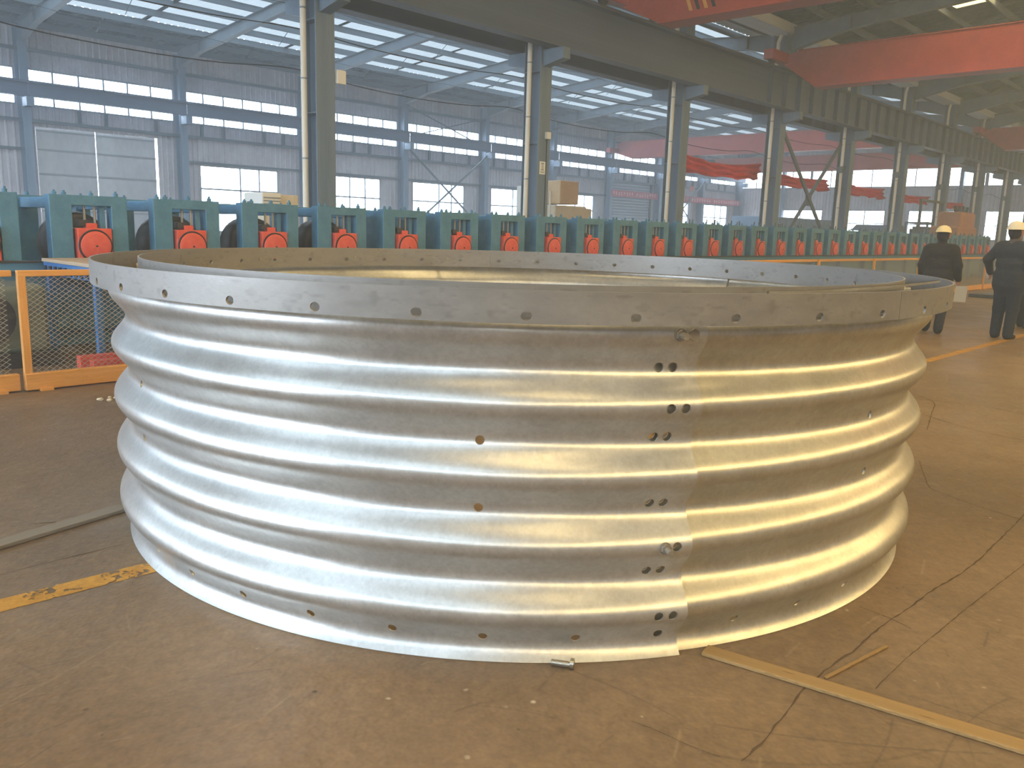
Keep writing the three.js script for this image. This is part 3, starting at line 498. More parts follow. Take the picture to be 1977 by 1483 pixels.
{
  const w1 = wood('166,134,84', '108,82,46', '194,164,112', 91), w2 = wood('132,122,108', '92,82,70', '160,150,134', 93);
  const lay = (name, a, b, w, h, m, label, cat) => { const L = Math.hypot(b[0] - a[0], b[1] - a[1]), g = rb(-w / 2, w / 2, 0.001, h, -L / 2, L / 2, Math.min(0.004, h * 0.3)); const o = single(name, g, m, label, cat); o.position.set((a[0] + b[0]) / 2, 0, (a[1] + b[1]) / 2); o.rotation.y = Math.atan2(b[0] - a[0], b[1] - a[1]); return o; };
  lay('timber_batten', [2.438, -1.33], [2.648, -0.22], 0.068, 0.015, w1, 'long pale wooden batten on the floor in front of the ring', 'batten');
  lay('wooden_stick', [2.573, -0.955], [2.951, -0.891], 0.012, 0.01, w1, 'thin wooden stick lying beside the pale batten', 'stick');
  lay('timber_batten', [-0.6, -3.62], [1.555, -4.115], 0.085, 0.02, w2, 'grey weathered batten running under the left side of the ring', 'batten');
  lay('wooden_stick', [1.18, -4.2], [1.26, -4.15], 0.006, 0.005, w2, 'tiny dark twig near the grey batten', 'stick');
  const bo = thing('loose_bolt', 'loose threaded bolt lying against the foot of the ring', 'bolt', [1.996, 0.0, -1.61], Math.atan2(0.039, 0.065));
  const th = []; for (let i = 0; i < 14; i++) th.push(new THREE.CylinderGeometry(0.0112, 0.0112, 0.0024, 14).rotateX(Math.PI / 2).translate(0, 0.0125, -0.034 + i * 0.004));
  part('shank', [new THREE.CylinderGeometry(0.0102, 0.0102, 0.066, 14).rotateX(Math.PI / 2).translate(0, 0.0125, -0.004), ...th], mat.boltBright, bo); part('bolt_head', new THREE.CylinderGeometry(0.019, 0.019, 0.013, 6).rotateX(Math.PI / 2).rotateZ(0.52).translate(0, 0.0168, 0.034), mat.boltBright, bo);
  const chips = []; for (let i = 0; i < 5; i++) chips.push(new THREE.IcosahedronGeometry(rr(0.012, 0.03), 0).scale(1, 0.6, 1).translate(2.5 + rr(-0.09, 0.09), 0.01, -6.8 + rr(-0.07, 0.07)));
  const cs = single('rubble', chips, mat.beige, 'few pale chips of rubble on the floor near the yellow fence', 'rubble'); cs.userData.kind = 'stuff';
}

// ------------------------------------------------------------------ the row of roll forming stands
const MZ = -9.9, MS = 1.1237, MX0 = 3.61 - MS;
function buildStand() {
  const o = new THREE.Group(); o.name = 'roll_forming_stand';
  // front portal: posts, lintel, sill (local origin at floor under the shaft axis, front face at z = 0)
  const portal = (z) => { const s = new THREE.Shape([[-0.43, 0.72], [0.38, 0.72], [0.38, 1.66], [-0.43, 1.66]].map((p) => new THREE.Vector2(...p))); s.holes.push(new THREE.Path([[-0.215, 0.95], [-0.215, 1.56], [0.215, 1.56], [0.215, 0.95]].map((p) => new THREE.Vector2(...p)))); return new THREE.ExtrudeGeometry(s, { depth: 0.14, bevelEnabled: true, bevelSize: 0.006, bevelThickness: 0.006, bevelSegments: 1 }).translate(0, 0, z); };
  const f = part('front_frame', portal(-0.146), mat.machBlue, o); part('rear_frame', portal(-1.25), mat.machBlue, o);
  part('foot', [bx(-0.46, 0.42, 0.02, 0.74, -0.2, -0.02)], mat.machBlue, o); part('foot', [bx(-0.46, 0.42, 0.02, 0.74, -1.3, -1.08)], mat.machBlue, o);
  part('tie_beam', rb(-0.4, -0.28, 1.52, 1.64, -1.15, -0.14, 0.01), mat.machBlue, o); part('tie_beam', rb(0.24, 0.36, 1.52, 1.64, -1.15, -0.14, 0.01), mat.machBlue, o);
  // red bearing block and round cover
  const box = part('bearing_block', rb(-0.185, 0.185, 0.93, 1.31, -0.2, 0.05, 0.012), mat.machRed, o);
  part('block_cap', rb(-0.06, 0.06, 1.305, 1.365, -0.15, -0.03, 0.01), mat.machRed, box);
  const cov = part('shaft_cover', new THREE.LatheGeometry([[0, 0.034], [0.03, 0.034], [0.125, 0.032], [0.133, 0.024], [0.155, 0.024], [0.163, 0.018], [0.165, 0.01], [0.165, 0]].map((p) => new THREE.Vector2(...p)).reverse(), 36).rotateX(Math.PI / 2).translate(0, 1.115, 0.048), mat.machRed, o, 'round red shaft cover');
  part('cover_seal', new THREE.TorusGeometry(0.172, 0.012, 8, 36).translate(0, 1.115, 0.05), mat.black, cov); part('cover_bolt', new THREE.CylinderGeometry(0.011, 0.011, 0.02, 8).rotateX(Math.PI / 2).translate(0, 1.115, 0.082), mat.black, cov);
  // screw-down gear in the opening
  for (const x of [-0.05, 0.06]) part('screw', rod(V(x, 1.34, -0.1), V(x, 1.6, -0.1), 0.014, 10), mat.boltBright, o);
  part('nut_block', rb(-0.14, -0.02, 1.33, 1.4, -0.14, -0.04, 0.008), mat.darkSteel, o); part('guide_bar', rb(0.1, 0.16, 1.31, 1.56, -0.13, -0.06, 0.006), mat.machBlue, o);
  for (const [x, z, h] of [[-0.36, -0.07, 0.05], [-0.26, -0.07, 0.05], [0.02, -0.07, 0.05], [0.29, -0.07, 0.06], [-0.3, -1.16, 0.05], [0.3, -1.16, 0.05]]) part('top_bolt', [new THREE.CylinderGeometry(0.026, 0.026, h * 0.6, 6).translate(x, 1.665 + h * 0.3, z), new THREE.CylinderGeometry(0.014, 0.014, h, 8).translate(x, 1.665 + h * 0.5, z)], mat.machBlue, o);
  // the forming roll between the two portals
  part('forming_roll', new THREE.LatheGeometry([[0, -0.19], [0.3, -0.19], [0.36, -0.14], [0.38, 0], [0.36, 0.14], [0.3, 0.19], [0, 0.19]].map((p) => new THREE.Vector2(...p)), 30).rotateX(Math.PI / 2).translate(0, 1.12, -0.62), mat.darkSteel, o);
  part('shaft', rod(V(0, 1.12, -1.2), V(0, 1.12, -0.1), 0.06, 14), mat.darkSteel, o);
  return o;
}
const stand0 = buildStand();
const guard = bx(-0.425, -0.41, 0.75, 1.63, -1.1, -0.15);
const tall = new THREE.CylinderGeometry(0.014, 0.014, 0.14, 8);
for (let k = 0; k < 34; k++) {
  const s = k ? stand0.clone() : stand0; s.name = numbered('roll_forming_stand'); scene.add(s);
  s.position.set(MX0 + k * MS, 0, MZ); s.userData = { label: k === 0 ? 'blue roll forming stand cut off by the left edge of the photo' : k === 1 ? 'large blue roll forming stand with round red cover, just left of the ring' : 'blue roll forming stand with red cover, ' + ordinal(k + 1) + ' in the row counted from the left', category: 'machine', group: 'row of roll forming stands' };
  if (k > 4) part('side_guard', guard, mat.machBlue, s);
  if (k > 12) for (const [x, z] of [[-0.2, -0.09], [-0.1, -0.6], [0.14, -0.07], [0.2, -0.7]]) { const b = part('long_bolt', tall, mat.purlin, s); b.position.set(x, 1.7, z); }
}
{
  const b = thing('machine_bed', 'long dark blue machine bed carrying the row of roll forming stands', 'machine bed', [0, 0, MZ]);
  part('front_channel', [bx(1.6, 40, 0.86, 0.95, 0.13, 0.27), bx(1.6, 40, 0.2, 0.86, 0.14, 0.16)], mat.machBlue, b);
  part('chequer_plate', bx(1.6, 40, 0.95, 0.965, 0.13, 0.3), mat.darkSteel, b);
  for (let x = 2.2; x < 40; x += 1.8) part('bed_leg', bx(x - 0.05, x + 0.05, 0, 0.9, 0.18, 0.26), mat.tableBlue, b);
  const t = thing('feed_table', 'blue slotted table with tan top between the yellow fence and the machines', 'table', [2.95, 0, -8.98]);
  part('tabletop', rb(0, 1.5, 0.965, 1.0, -0.57, 0.8, 0.006), mat.tan, t); const ap = part('apron', [bx(0.01, 0.04, 0.84, 0.965, -0.55, 0.78), bx(0.01, 1.49, 0.84, 0.965, 0.75, 0.78)], mat.tableBlue, t);
  for (let i = 0; i < 9; i++) part('slot_rib', bx(-0.005, 0.012, 0.85, 0.93, -0.5 + i * 0.14, -0.44 + i * 0.14), mat.darkSteel, ap);
  for (const [x, z] of [[0.03, 0.73], [1.42, 0.73], [0.03, -0.53], [1.42, -0.53]]) part('leg', rb(x, x + 0.06, 0, 0.9, z - 0.03, z + 0.03, 0.006), mat.tableBlue, t);
  const red = thing('steel_skid', 'low orange red steel skid on the floor behind the yellow mesh fence', 'skid', [2.75, 0, -8.14]);
  part('side_rail', bx(0, 2.6, 0.0, 0.17, 0, 0.1), mat.machRed, red); part('side_rail', bx(0, 2.6, 0.0, 0.17, 0.32, 0.42), mat.machRed, red); part('top_rail', bx(0.35, 2.6, 0.3, 0.35, 0.34, 0.39), mat.machRed, red); for (const x of [0.35, 0.75, 1.3, 2.2]) part('upright', bx(x, x + 0.06, 0.17, 0.32, 0.34, 0.39), mat.machRed, red);
  const g = thing('gearbox', 'dark grey green gearbox behind the mesh fence under the stands', 'gearbox', [2.2, 0, -9.17]);
  part('housing', rb(-0.6, 0.55, 0.12, 0.78, -0.35, 0.35, 0.06, 3), paint([92, 104, 100], [112, 118, 112], 0.55), g); part('shaft_flange', new THREE.CylinderGeometry(0.24, 0.24, 0.12, 24).rotateX(Math.PI / 2).translate(0, 0.48, 0.4), mat.darkSteel, g); part('skid', bx(-0.7, 0.6, 0, 0.14, -0.4, 0.45), mat.darkSteel, g);
}
// ------------------------------------------------------------------ yellow mesh fence
function buildFence(L) {
  const o = new THREE.Group();
  part('top_rail', rb(0, L, 0.945, 0.995, -0.025, 0.025, 0.006), mat.fence, o); part('kick_rail', rb(0, L, 0.01, 0.15, -0.035, 0.035, 0.008), mat.fence, o);
  part('post', rb(0.0, 0.06, 0.14, 0.95, -0.025, 0.025, 0.006), mat.fence, o);
  for (const x of [0.1, L - 0.2]) part('shoe', bx(x, x + 0.1, 0, 0.02, -0.06, 0.06), mat.fence, o);
  const st = [], y0 = 0.13, y1 = 0.96, m = 0.72, px = 0.056;
  for (const s of [-1, 1]) for (let c = -1.4; c < L + 1.4; c += px) {     // diagonal strands clipped to the panel
    let xa = c, xb = c + s * (y1 - y0) / m * 1.0, ya = y0, yb = y1; const lo = 0.05, hi = L - 0.05, k = (yb - ya) / (xb - xa);
    if (xa < lo) { ya += k * (lo - xa); xa = lo; } if (xa > hi) { ya += k * (hi - xa); xa = hi; } if (xb < lo) { yb += k * (lo - xb); xb = lo; } if (xb > hi) { yb += k * (hi - xb); xb = hi; }
    if (Math.abs(xa - xb) < 0.01 || ya < y0 - 1e-6 || yb > y1 + 1e-6 || yb < ya) continue;
    st.push(bar(V(xa, ya, s * 0.001), V(xb, yb, s * 0.001), 0.003, 0.0035));
  }
  const w = part('wire_mesh', st, M({ color: 0xb4aea2, roughness: 0.5, metalness: 0.4 }), o, 'grey diamond wire mesh'); w.userData.kind = 'stuff';
  return o;
}
{
  const proto = buildFence(2.94);
  const notes = ['yellow mesh fence panel cut off by the left edge of the photo', 'yellow mesh fence panel on the floor directly left of the ring', 'yellow mesh fence panel hidden behind the left part of the ring', 'yellow mesh fence panel behind the middle of the ring', 'yellow mesh fence panel behind the right half of the ring', 'yellow mesh fence panel whose rail shows above the ring rim', 'yellow mesh fence panel with rail showing above the right of the ring', 'yellow mesh fence panel left of the first worker', 'yellow mesh fence panel behind the first worker', 'yellow mesh fence panel seen between the two workers', 'yellow mesh fence panel behind the second worker'];
  notes.forEach((n, i) => { const f = i ? proto.clone() : proto; f.name = numbered('fence_panel'); f.userData = { label: n, category: 'fence', group: 'yellow mesh fence panels' }; f.position.set(2.13 - 2.97 + i * 2.97, 0, -7.56 + i * 0.035); scene.add(f); });
}

// ------------------------------------------------------------------ banners
{
  const cloth = (L, h, drop, sd) => { const s0 = seed; seed = sd; const ph = rr(0, 6), k = rr(5, 8); seed = s0; return grid(80, 20, (u, v) => { const sag = drop * 4 * u * (1 - u), gather = 1 - 0.35 * Math.sin(Math.PI * u) * 0.6, y = -sag - (1 - v) * h * gather + 0.03 * Math.sin(k * 3 * u + ph) * (1 - v), z = 0.06 * Math.sin(k * 4 * u + ph + v * 4) + 0.05 * Math.sin(17 * v + 9 * u + ph) + 0.02 * Math.sin(31 * v - 14 * u); return { p: [u * L, y, z], n: [0, 0, 1], uv: [u * 3, v] }; }); };
  [[22.0, 5.2, 3.9, 0.55, 'third and fourth'], [27.7, 5.3, 3.7, 0.48, 'fourth and fifth'], [34.2, 4.9, 3.68, 0.48, 'fifth and sixth'], [40.2, 4.9, 3.62, 0.44, 'sixth and seventh'], [46.2, 4.6, 3.55, 0.4, 'seventh and eighth']].forEach(([x, L, y, h, w], i) => {
    const g = cloth(L, h, i ? 0.08 : 0.2, 500 + i * 7); g.computeVertexNormals(); const o = single('red_banner', g, mat.banner, 'sagging red cloth banner slung between the ' + w + ' crane columns', 'banner', 'red cloth banners'); o.position.set(x, y, -14.2);
  });
  const lettered = (L, n, sd) => {                       // red strip with rows of pale characters too small to read
    const c = document.createElement('canvas'); c.width = 1024; c.height = 80; const g = c.getContext('2d'); g.fillStyle = '#b8404a'; g.fillRect(0, 0, 1024, 80); g.strokeStyle = '#efd2d2'; g.lineWidth = 4.5; const s0 = seed; seed = sd;
    for (let i = 0; i < n; i++) { const x = 24 + i * 976 / n, w = 976 / n * 0.72; if (i === (n >> 1)) continue; for (let k = 0; k < 7; k++) { g.beginPath(); if (rnd() < 0.55) { const y = rr(16, 64), a = rr(0, 0.3) * w, b = rr(0.6, 1) * w; g.moveTo(x + a, y); g.lineTo(x + b, y + rr(-4, 4)); } else { const q = x + rr(0.1, 0.9) * w; g.moveTo(q, rr(12, 30)); g.lineTo(q + rr(-10, 10), rr(46, 68)); } g.stroke(); } }
    seed = s0; const t = new THREE.CanvasTexture(c); t.colorSpace = THREE.SRGBColorSpace; return M({ map: t, roughness: 0.8, side: THREE.DoubleSide });
  };
  const b1 = single('slogan_banner', new RoundedBoxGeometry(5.6, 0.44, 0.02, 1, 0.005), lettered(5.6, 17, 31), 'red slogan banner with white characters across the roller shutter', 'banner'); b1.position.set(49.5, 4.04, -35.135);
  const b2 = single('slogan_banner', new RoundedBoxGeometry(9.3, 0.44, 0.02, 1, 0.005), lettered(9.3, 24, 37), 'red slogan banner with white characters right of the roller shutter', 'banner'); b2.position.set(59.9, 4.04, -35.135);
  const c = document.createElement('canvas'); c.width = 128; c.height = 200; const g = c.getContext('2d'); g.fillStyle = '#eef0ee'; g.fillRect(0, 0, 128, 200); g.fillStyle = '#4a5a60'; g.fillRect(30, 22, 68, 12); g.fillRect(46, 34, 10, 96); g.fillRect(72, 34, 10, 96); g.fillRect(30, 126, 68, 10); g.fillStyle = '#7d8a8e'; for (let i = 0; i < 6; i++) g.fillRect(22 + i * 15, 152, 10, 26);
  const t = new THREE.CanvasTexture(c); t.colorSpace = THREE.SRGBColorSpace;
  const pl = single('placard', new THREE.BoxGeometry(0.2, 0.29, 0.008), M({ map: t, roughness: 0.5 }), 'small white placard fixed to the second crane column', 'sign'); pl.position.set(COL(1) - 0.03, 2.86, ZC + 0.256);
}
// ------------------------------------------------------------------ machines and cabinets standing in the far aisle
{
  const m1 = thing('packing_machine', 'beige machine with a tall tan box on top, right of the second crane column', 'machine', [20.6, 0, -17.5]);
  part('base', rb(-1.0, 0.9, 0, 1.1, -0.5, 0.5, 0.03), mat.beige, m1); part('bed', rb(-0.75, 0.8, 1.1, 2.2, -0.45, 0.45, 0.05), mat.beige, m1); part('box', rb(-0.55, 0.35, 2.24, 2.95, -0.4, 0.45, 0.02), paint([206, 172, 128], [216, 184, 140], 0.6), m1, 'tan sheet metal box'); part('side_panel', rb(0.86, 1.25, 1.1, 2.15, -0.3, 0.3, 0.03), mat.beige, m1); part('rear_cabinet', rb(-1.3, -0.85, 1.0, 2.75, -0.7, -0.1, 0.02), mat.white, m1); part('stand_pipe', rod(V(-0.98, 1.1, 0.42), V(-0.98, 2.6, 0.42), 0.03, 8), mat.pipe, m1); for (const x of [-0.5, 0.1, 0.6]) part('handwheel', new THREE.TorusGeometry(0.12, 0.02, 8, 20).translate(x, 1.5, 0.5), mat.darkSteel, m1);
  const ac = thing('air_unit', 'white and beige cabinet standing behind the machines left of the first crane column', 'cabinet', [7.4, 0, -12.6]);
  part('cabinet_body', rb(-0.25, 0.4, 0.02, 1.88, -0.25, 0.25, 0.02), mat.beige, ac); part('front_cover', rb(-0.3, 0.05, 1.62, 1.9, -0.28, 0.3, 0.02), mat.white, ac); for (let i = 0; i < 4; i++) part('louvre', bx(-0.28, 0.03, 1.66 + i * 0.05, 1.68 + i * 0.05, 0.3, 0.31), mat.frame, ac);
  const bc = thing('blue_container', 'pale blue grey container behind the stands under the cross brace', 'container', [41.5, 0, -19.5]);
  part('container_body', rb(-4.5, 4.2, 0.05, 2.35, -1, 1, 0.03), paint([120, 148, 176], [136, 162, 186], 0.6), bc); for (let i = 0; i < 12; i++) part('container_rib', bx(-4.3 + i * 0.72, -4.2 + i * 0.72, 0.2, 2.25, 1.0, 1.04), paint([120, 148, 176], [136, 162, 186], 0.6), bc); part('skid', bx(-4.4, 4.1, 0, 0.08, -0.9, 0.9), mat.darkSteel, bc);
  const cab = thing('control_cabin', 'pale control cabin with dark roof in the far aisle', 'cabin', [49.8, 0, -18.2]);
  part('cabin_wall', rb(-0.9, 0.9, 0.02, 1.9, -0.8, 0.8, 0.02), mat.beige, cab); part('cabin_roof', prism([[-1.3, 2.15], [1.3, 2.15], [0.7, 2.5], [-0.5, 2.5]], 2.2).translate(0, -0.25, -1.1), mat.purlin, cab); part('cabin_window', bx(-0.7, 0.7, 1.1, 1.7, 0.8, 0.815), mat.white, cab);
  const rack = thing('steel_rack', 'dark steel rack with frames standing before the end wall glazing', 'rack', [52.8, 0, -16.8]);
  for (const [x, z] of [[-1, -0.6], [1, -0.6], [-1, 0.6], [1, 0.6]]) part('rack_post', bx(x - 0.05, x + 0.05, 0, 2.5, z - 0.05, z + 0.05), mat.purlin, rack); for (const y of [0.9, 1.7, 2.45]) part('rack_shelf', bx(-1.05, 1.05, y - 0.05, y + 0.05, -0.65, 0.65), mat.purlin, rack); for (let i = 0; i < 4; i++) part('rack_load', rb(-0.9 + i * 0.45, -0.55 + i * 0.45, 1.75, 2.1 + (i % 2) * 0.15, -0.4, 0.4, 0.03), mat.darkSteel, rack);
  const or = thing('orange_machine', 'brown orange machine with dark hoses at the right edge behind the workers', 'machine', [41.5, 0, -11.9]);
  part('body', rb(-1.2, 1.6, 0.1, 2.1, -0.6, 0.6, 0.1, 3), paint([168, 112, 62], [184, 128, 76], 0.55), or); part('head', rb(-0.6, 1.6, 2.0, 2.75, -0.5, 0.5, 0.12, 3), paint([168, 112, 62], [184, 128, 76], 0.55), or); part('skid', bx(-1.3, 1.7, 0, 0.12, -0.5, 0.5), mat.darkSteel, or);
  for (const x of [-0.3, 0.3, 0.9]) part('hose', new THREE.TorusGeometry(0.3, 0.07, 8, 20, Math.PI).rotateZ(Math.PI).translate(x, 3.0, 0.2), mat.cable, or);
  const gr = thing('gantry_frame', 'grey pipe gantry frame above the brown orange machine', 'frame', [39.6, 0, -12.75]); for (const x of [0, 3]) part('gantry_leg', bx(x - 0.05, x + 0.05, 0, 3.2, -0.05, 0.05), mat.purlin, gr); part('gantry_beam', bx(-0.1, 3.1, 3.15, 3.25, -0.06, 0.06), mat.purlin, gr);
  const dk = thing('dark_cabinet_row', 'dark blue cabinet low behind the stands near the workers', 'cabinet', [58, 0, -16.4]); part('cabinet_body', rb(-2.2, 2.4, 0.02, 2.0, -0.5, 0.5, 0.02), mat.machBlueDark, dk); for (let i = 0; i < 5; i++) part('cabinet_door', bx(-2.1 + i * 0.9, -1.28 + i * 0.9, 0.15, 1.9, 0.5, 0.52), mat.purlin, dk);
  single('steel_plate', rb(24.4, 25.3, 0, 0.09, -6.4, -4.6, 0.01), mat.darkSteel, 'flat dark steel plate on the floor behind the second worker', 'plate');
}
// ------------------------------------------------------------------ people
const cap = (p, a, b, ra, rb2) => { const abx = b[0] - a[0], aby = b[1] - a[1], abz = b[2] - a[2], px = p[0] - a[0], py = p[1] - a[1], pz = p[2] - a[2]; let t = (px * abx + py * aby + pz * abz) / (abx * abx + aby * aby + abz * abz); t = t < 0 ? 0 : t > 1 ? 1 : t; return Math.hypot(px - abx * t, py - aby * t, pz - abz * t) - (ra + (rb2 - ra) * t); };
function blob(bones, res, half, center, k, colors) {      // bones: [a, b, ra, rb, colour index, flatten]
  const mc = new MarchingCubes(res, new THREE.MeshStandardMaterial(), false, false, 160000); mc.isolation = 0; const h = res / 2, p = [0, 0, 0];
  for (let z = 0; z < res; z++) for (let y = 0; y < res; y++) for (let x = 0; x < res; x++) {
    p[0] = center[0] + (x - h) / h * half; p[1] = center[1] + (y - h) / h * half; p[2] = center[2] + (z - h) / h * half;
    let d = 1; for (const b of bones) { const q = cap(p, b[0], b[1], b[2], b[3]); const m = Math.max(k - Math.abs(d - q), 0) / k; d = Math.min(d, q) - m * m * k * 0.25; }
    mc.field[z * res * res + y * res + x] = -d;
  }
  mc.update(); const n = mc.count, pos = new Float32Array(n * 3), nor = new Float32Array(n * 3), col = new Float32Array(n * 3), uv = new Float32Array(n * 2);
  for (let i = 0; i < n; i++) {
    for (let c = 0; c < 3; c++) { pos[i * 3 + c] = center[c] + mc.positionArray[i * 3 + c] * half; nor[i * 3 + c] = mc.normalArray[i * 3 + c]; }
    const v = [pos[i * 3], pos[i * 3 + 1], pos[i * 3 + 2]]; let best = 9, ci = 0; for (const b of bones) { const q = cap(v, b[0], b[1], b[2], b[3]); if (q < best) { best = q; ci = b[4]; } }
    const cc = colors[ci]; col[i * 3] = cc.r; col[i * 3 + 1] = cc.g; col[i * 3 + 2] = cc.b; uv[i * 2] = v[0] + v[2]; uv[i * 2 + 1] = v[1];
  }
  const g = new THREE.BufferGeometry(); g.setAttribute('position', new THREE.BufferAttribute(pos, 3)); g.setAttribute('normal', new THREE.BufferAttribute(nor, 3)); g.setAttribute('color', new THREE.BufferAttribute(col, 3)); g.setAttribute('uv', new THREE.BufferAttribute(uv, 2)); return g;
}
function person(pos, turn, H, jacket, trousers, label, pose) {
  const o = thing('person', label, 'person', pos, turn), s = H / 1.74, C = [new THREE.Color(jacket), new THREE.Color(trousers), new THREE.Color(0xb98468), new THREE.Color(0x17181a), new THREE.Color(0x1c1714), new THREE.Color(pose.collar ?? jacket)];
  const q = (x, y, z) => [x * s, y * s, z * s], B = [];
  // local +z is the way the person faces
  const { la, ra, ll, rl, head = 0 } = pose;
  B.push([q(-0.09, 0.96, 0), q(0.09, 0.96, 0), 0.15 * s, 0.15 * s, 0], [q(-0.08, 1.15, 0), q(0.08, 1.15, 0), 0.145 * s, 0.145 * s, 0], [q(-0.12, 1.33, -0.01), q(0.12, 1.33, -0.01), 0.135 * s, 0.135 * s, 0], [q(-0.16, 1.4, -0.01), q(0.16, 1.4, -0.01), 0.09 * s, 0.09 * s, 0], [q(-0.1, 0.84, 0), q(0.1, 0.84, 0), 0.14 * s, 0.14 * s, 0]);
  B.push([q(0, 1.42, -0.02), q(0, 1.5, 0.0), 0.075 * s, 0.065 * s, 5], [q(0, 1.5, 0.0), q(0, 1.55, 0.02), 0.055 * s, 0.055 * s, 2]);
  B.push([q(0, 1.59, 0.03), q(0, 1.66, 0.01), 0.082 * s, 0.1 * s, 2], [q(0, 1.6, -0.03), q(0, 1.67, -0.02), 0.082 * s, 0.09 * s, 4], [q(0, 1.545, 0.07), q(0, 1.56, 0.085), 0.04 * s, 0.035 * s, 2], [q(0, 1.605, 0.12), q(0, 1.63, 0.11), 0.013 * s, 0.01 * s, 2], [q(-0.095, 1.59, 0.01), q(-0.098, 1.63, 0.01), 0.015 * s, 0.018 * s, 2], [q(0.095, 1.59, 0.01), q(0.098, 1.63, 0.01), 0.015 * s, 0.018 * s, 2]);
  for (const [sx, arm] of [[-1, la], [1, ra]]) { B.push([q(sx * 0.2, 1.38, -0.01), q(...arm[0]), 0.085 * s, 0.066 * s, 0], [q(...arm[0]), q(...arm[1]), 0.064 * s, 0.05 * s, 0]); }
  for (const [sx, leg] of [[-1, ll], [1, rl]]) { const [kn, an] = leg; B.push([q(sx * 0.09, 0.84, 0), q(...kn), 0.112 * s, 0.088 * s, 1], [q(...kn), q(...an), 0.085 * s, 0.074 * s, 1], [q(an[0], an[1] - 0.05, an[2] - 0.02), q(an[0] + sx * 0.02, leg[2], an[2] + 0.14), 0.046 * s, 0.034 * s, 3]); }
  if (pose.coat) B.push([q(-0.11, 0.7, 0), q(0.11, 0.7, 0), 0.155 * s, 0.155 * s, 0], [q(-0.12, 0.62, 0), q(0.12, 0.62, 0), 0.14 * s, 0.14 * s, 0]);
  const body = blob(B, 124, 0.93 * s, [0, 0.9 * s, 0], 0.035, C);
  const hands = []; for (const [sx, arm] of [[-1, la], [1, ra]]) { const e = V(...q(...arm[0])), w = V(...q(...arm[1])), d = w.clone().sub(e).normalize(), side = V(sx * 0.2, 0, 1).cross(d).normalize(), front = d.clone().cross(side).normalize(), at = (a, b, c) => w.clone().addScaledVector(d, a).addScaledVector(front, b).addScaledVector(side, c).toArray(), F = [[w.toArray(), at(0.05, 0, 0), 0.034, 0.034, 2], [at(0.05, 0.018, 0), at(0.085, 0.024, 0), 0.02, 0.018, 2], [at(0.05, -0.018, 0), at(0.085, -0.024, 0), 0.02, 0.018, 2]]; [[0.03, 0.06], [0.01, 0.07], [-0.011, 0.066], [-0.031, 0.05]].forEach(([b, L]) => F.push([at(0.085, b, 0), at(0.085 + L * 0.55, b, 0.012), 0.0095, 0.009, 2], [at(0.085 + L * 0.55, b, 0.012), at(0.085 + L, b * 0.9, 0.035), 0.009, 0.008, 2])); F.push([at(0.03, 0.03, 0.005), at(0.065, 0.058, 0.02), 0.012, 0.0105, 2], [at(0.065, 0.058, 0.02), at(0.09, 0.056, 0.034), 0.0105, 0.009, 2]); hands.push(blob(F, 60, 0.14, w.clone().addScaledVector(d, 0.07).toArray(), 0.012, C)); }
  part('body', mergeGeometries([body, ...hands]), M({ vertexColors: true, roughness: 0.82, bumpMap: rep(texMidBump, 1.5), bumpScale: 0.012 }), o);
  const hatM = M({ color: pose.hat, roughness: 0.32 });
  const hat = part('hard_hat', new THREE.LatheGeometry([[0.0, 0.118], [0.04, 0.114], [0.075, 0.098], [0.1, 0.07], [0.116, 0.03], [0.12, 0.0], [0.135, -0.008], [0.134, -0.014], [0.117, -0.006]].map(([a, b]) => new THREE.Vector2(a * s, b * s)).reverse(), 36).scale(1, 1, 1.14), hatM, o, pose.hatLabel); hat.position.set(0, 1.67 * s, 0.0); hat.rotation.x = pose.tilt ?? 0.08;
  part('hat_brim', prism([[-0.1, 0.1], [-0.06, 0.17], [0, 0.19], [0.06, 0.17], [0.1, 0.1]].map(([a, b]) => [a * s, b * s]), 0.006).rotateX(Math.PI / 2).translate(0, -0.006 * s, 0), hatM, hat); part('hat_ridge', new THREE.TorusGeometry(0.112 * s, 0.008 * s, 6, 24, Math.PI).scale(1.1, 1.02, 1).rotateY(Math.PI / 2), hatM, hat);
  return o;
}
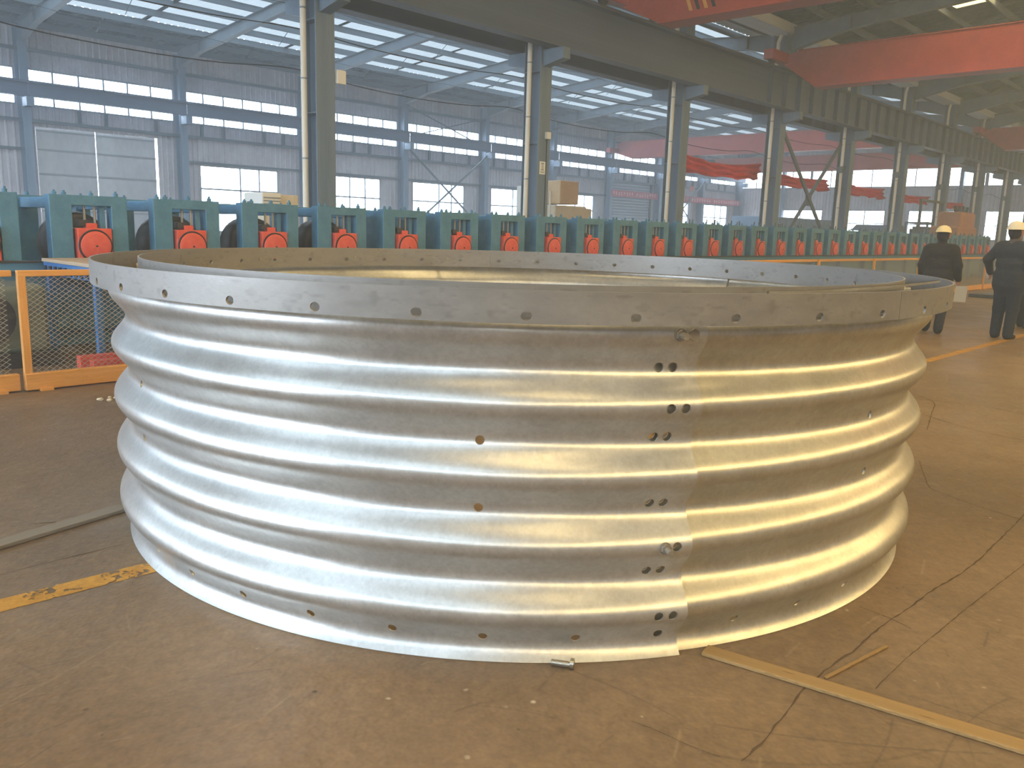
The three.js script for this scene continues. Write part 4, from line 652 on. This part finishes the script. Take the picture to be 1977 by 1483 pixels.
person([14.38, 0, -4.24], 1.75, 1.64, 0x1d1c20, 0x1c1f28, 'worker in a long black coat and pale yellow hard hat walking away, holding paper', { coat: 1, hat: 0xecdcae, hatLabel: 'pale yellow hard hat', tilt: 0.14, la: [[-0.28, 1.13, -0.02], [-0.3, 0.9, 0.06]], ra: [[0.27, 1.13, -0.03], [0.27, 0.9, 0.05]], ll: [[-0.11, 0.46, 0.06], [-0.12, 0.09, -0.3], 0.05], rl: [[0.1, 0.46, 0.06], [0.11, 0.09, 0.0], 0.036] });
person([14.32, 0, -3.22], 1.35, 1.72, 0x232a33, 0x1e2733, 'worker in dark blue jacket and trousers with whitish hard hat, rightmost standing figure', { hat: 0xefe6cc, hatLabel: 'off white hard hat', collar: 0x5a5048, tilt: 0.0, la: [[-0.26, 1.12, -0.03], [-0.25, 0.92, 0.12]], ra: [[0.34, 1.2, -0.04], [0.38, 1.0, 0.16]], ll: [[-0.09, 0.46, 0.03], [-0.1, 0.09, -0.04], 0.036], rl: [[0.12, 0.46, 0.05], [0.13, 0.09, 0.04], 0.036] });
person([16.55, 0, -3.42], 1.3, 1.68, 0x222a36, 0x20262f, 'third worker in dark clothes, mostly cut off by the right edge of the photo', { hat: 0xefe6cc, hatLabel: 'off white hard hat', la: [[-0.32, 1.13, 0.0], [-0.36, 0.9, 0.1]], ra: [[0.3, 1.13, 0], [0.3, 0.9, 0.08]], ll: [[-0.1, 0.46, 0.04], [-0.1, 0.09, -0.1], 0.036], rl: [[0.1, 0.46, 0.05], [0.1, 0.09, 0.1], 0.036] });
{ const p = single('paper_sheet', grid(8, 8, (u, v) => ({ p: [0.02 * Math.sin(u * 2.4), (v - 1) * 0.25, (u - 0.5) * 0.17 + 0.01 * v], n: [-1, 0, 0], uv: [u, v] })), M({ color: 0xb8b09c, roughness: 0.8, side: THREE.DoubleSide }), 'sheet of pale paper held low by the worker in the long black coat', 'paper'); p.position.set(14.42, 0.75, -3.9); p.rotation.y = 0.3; }

renderer.render(scene, camera);
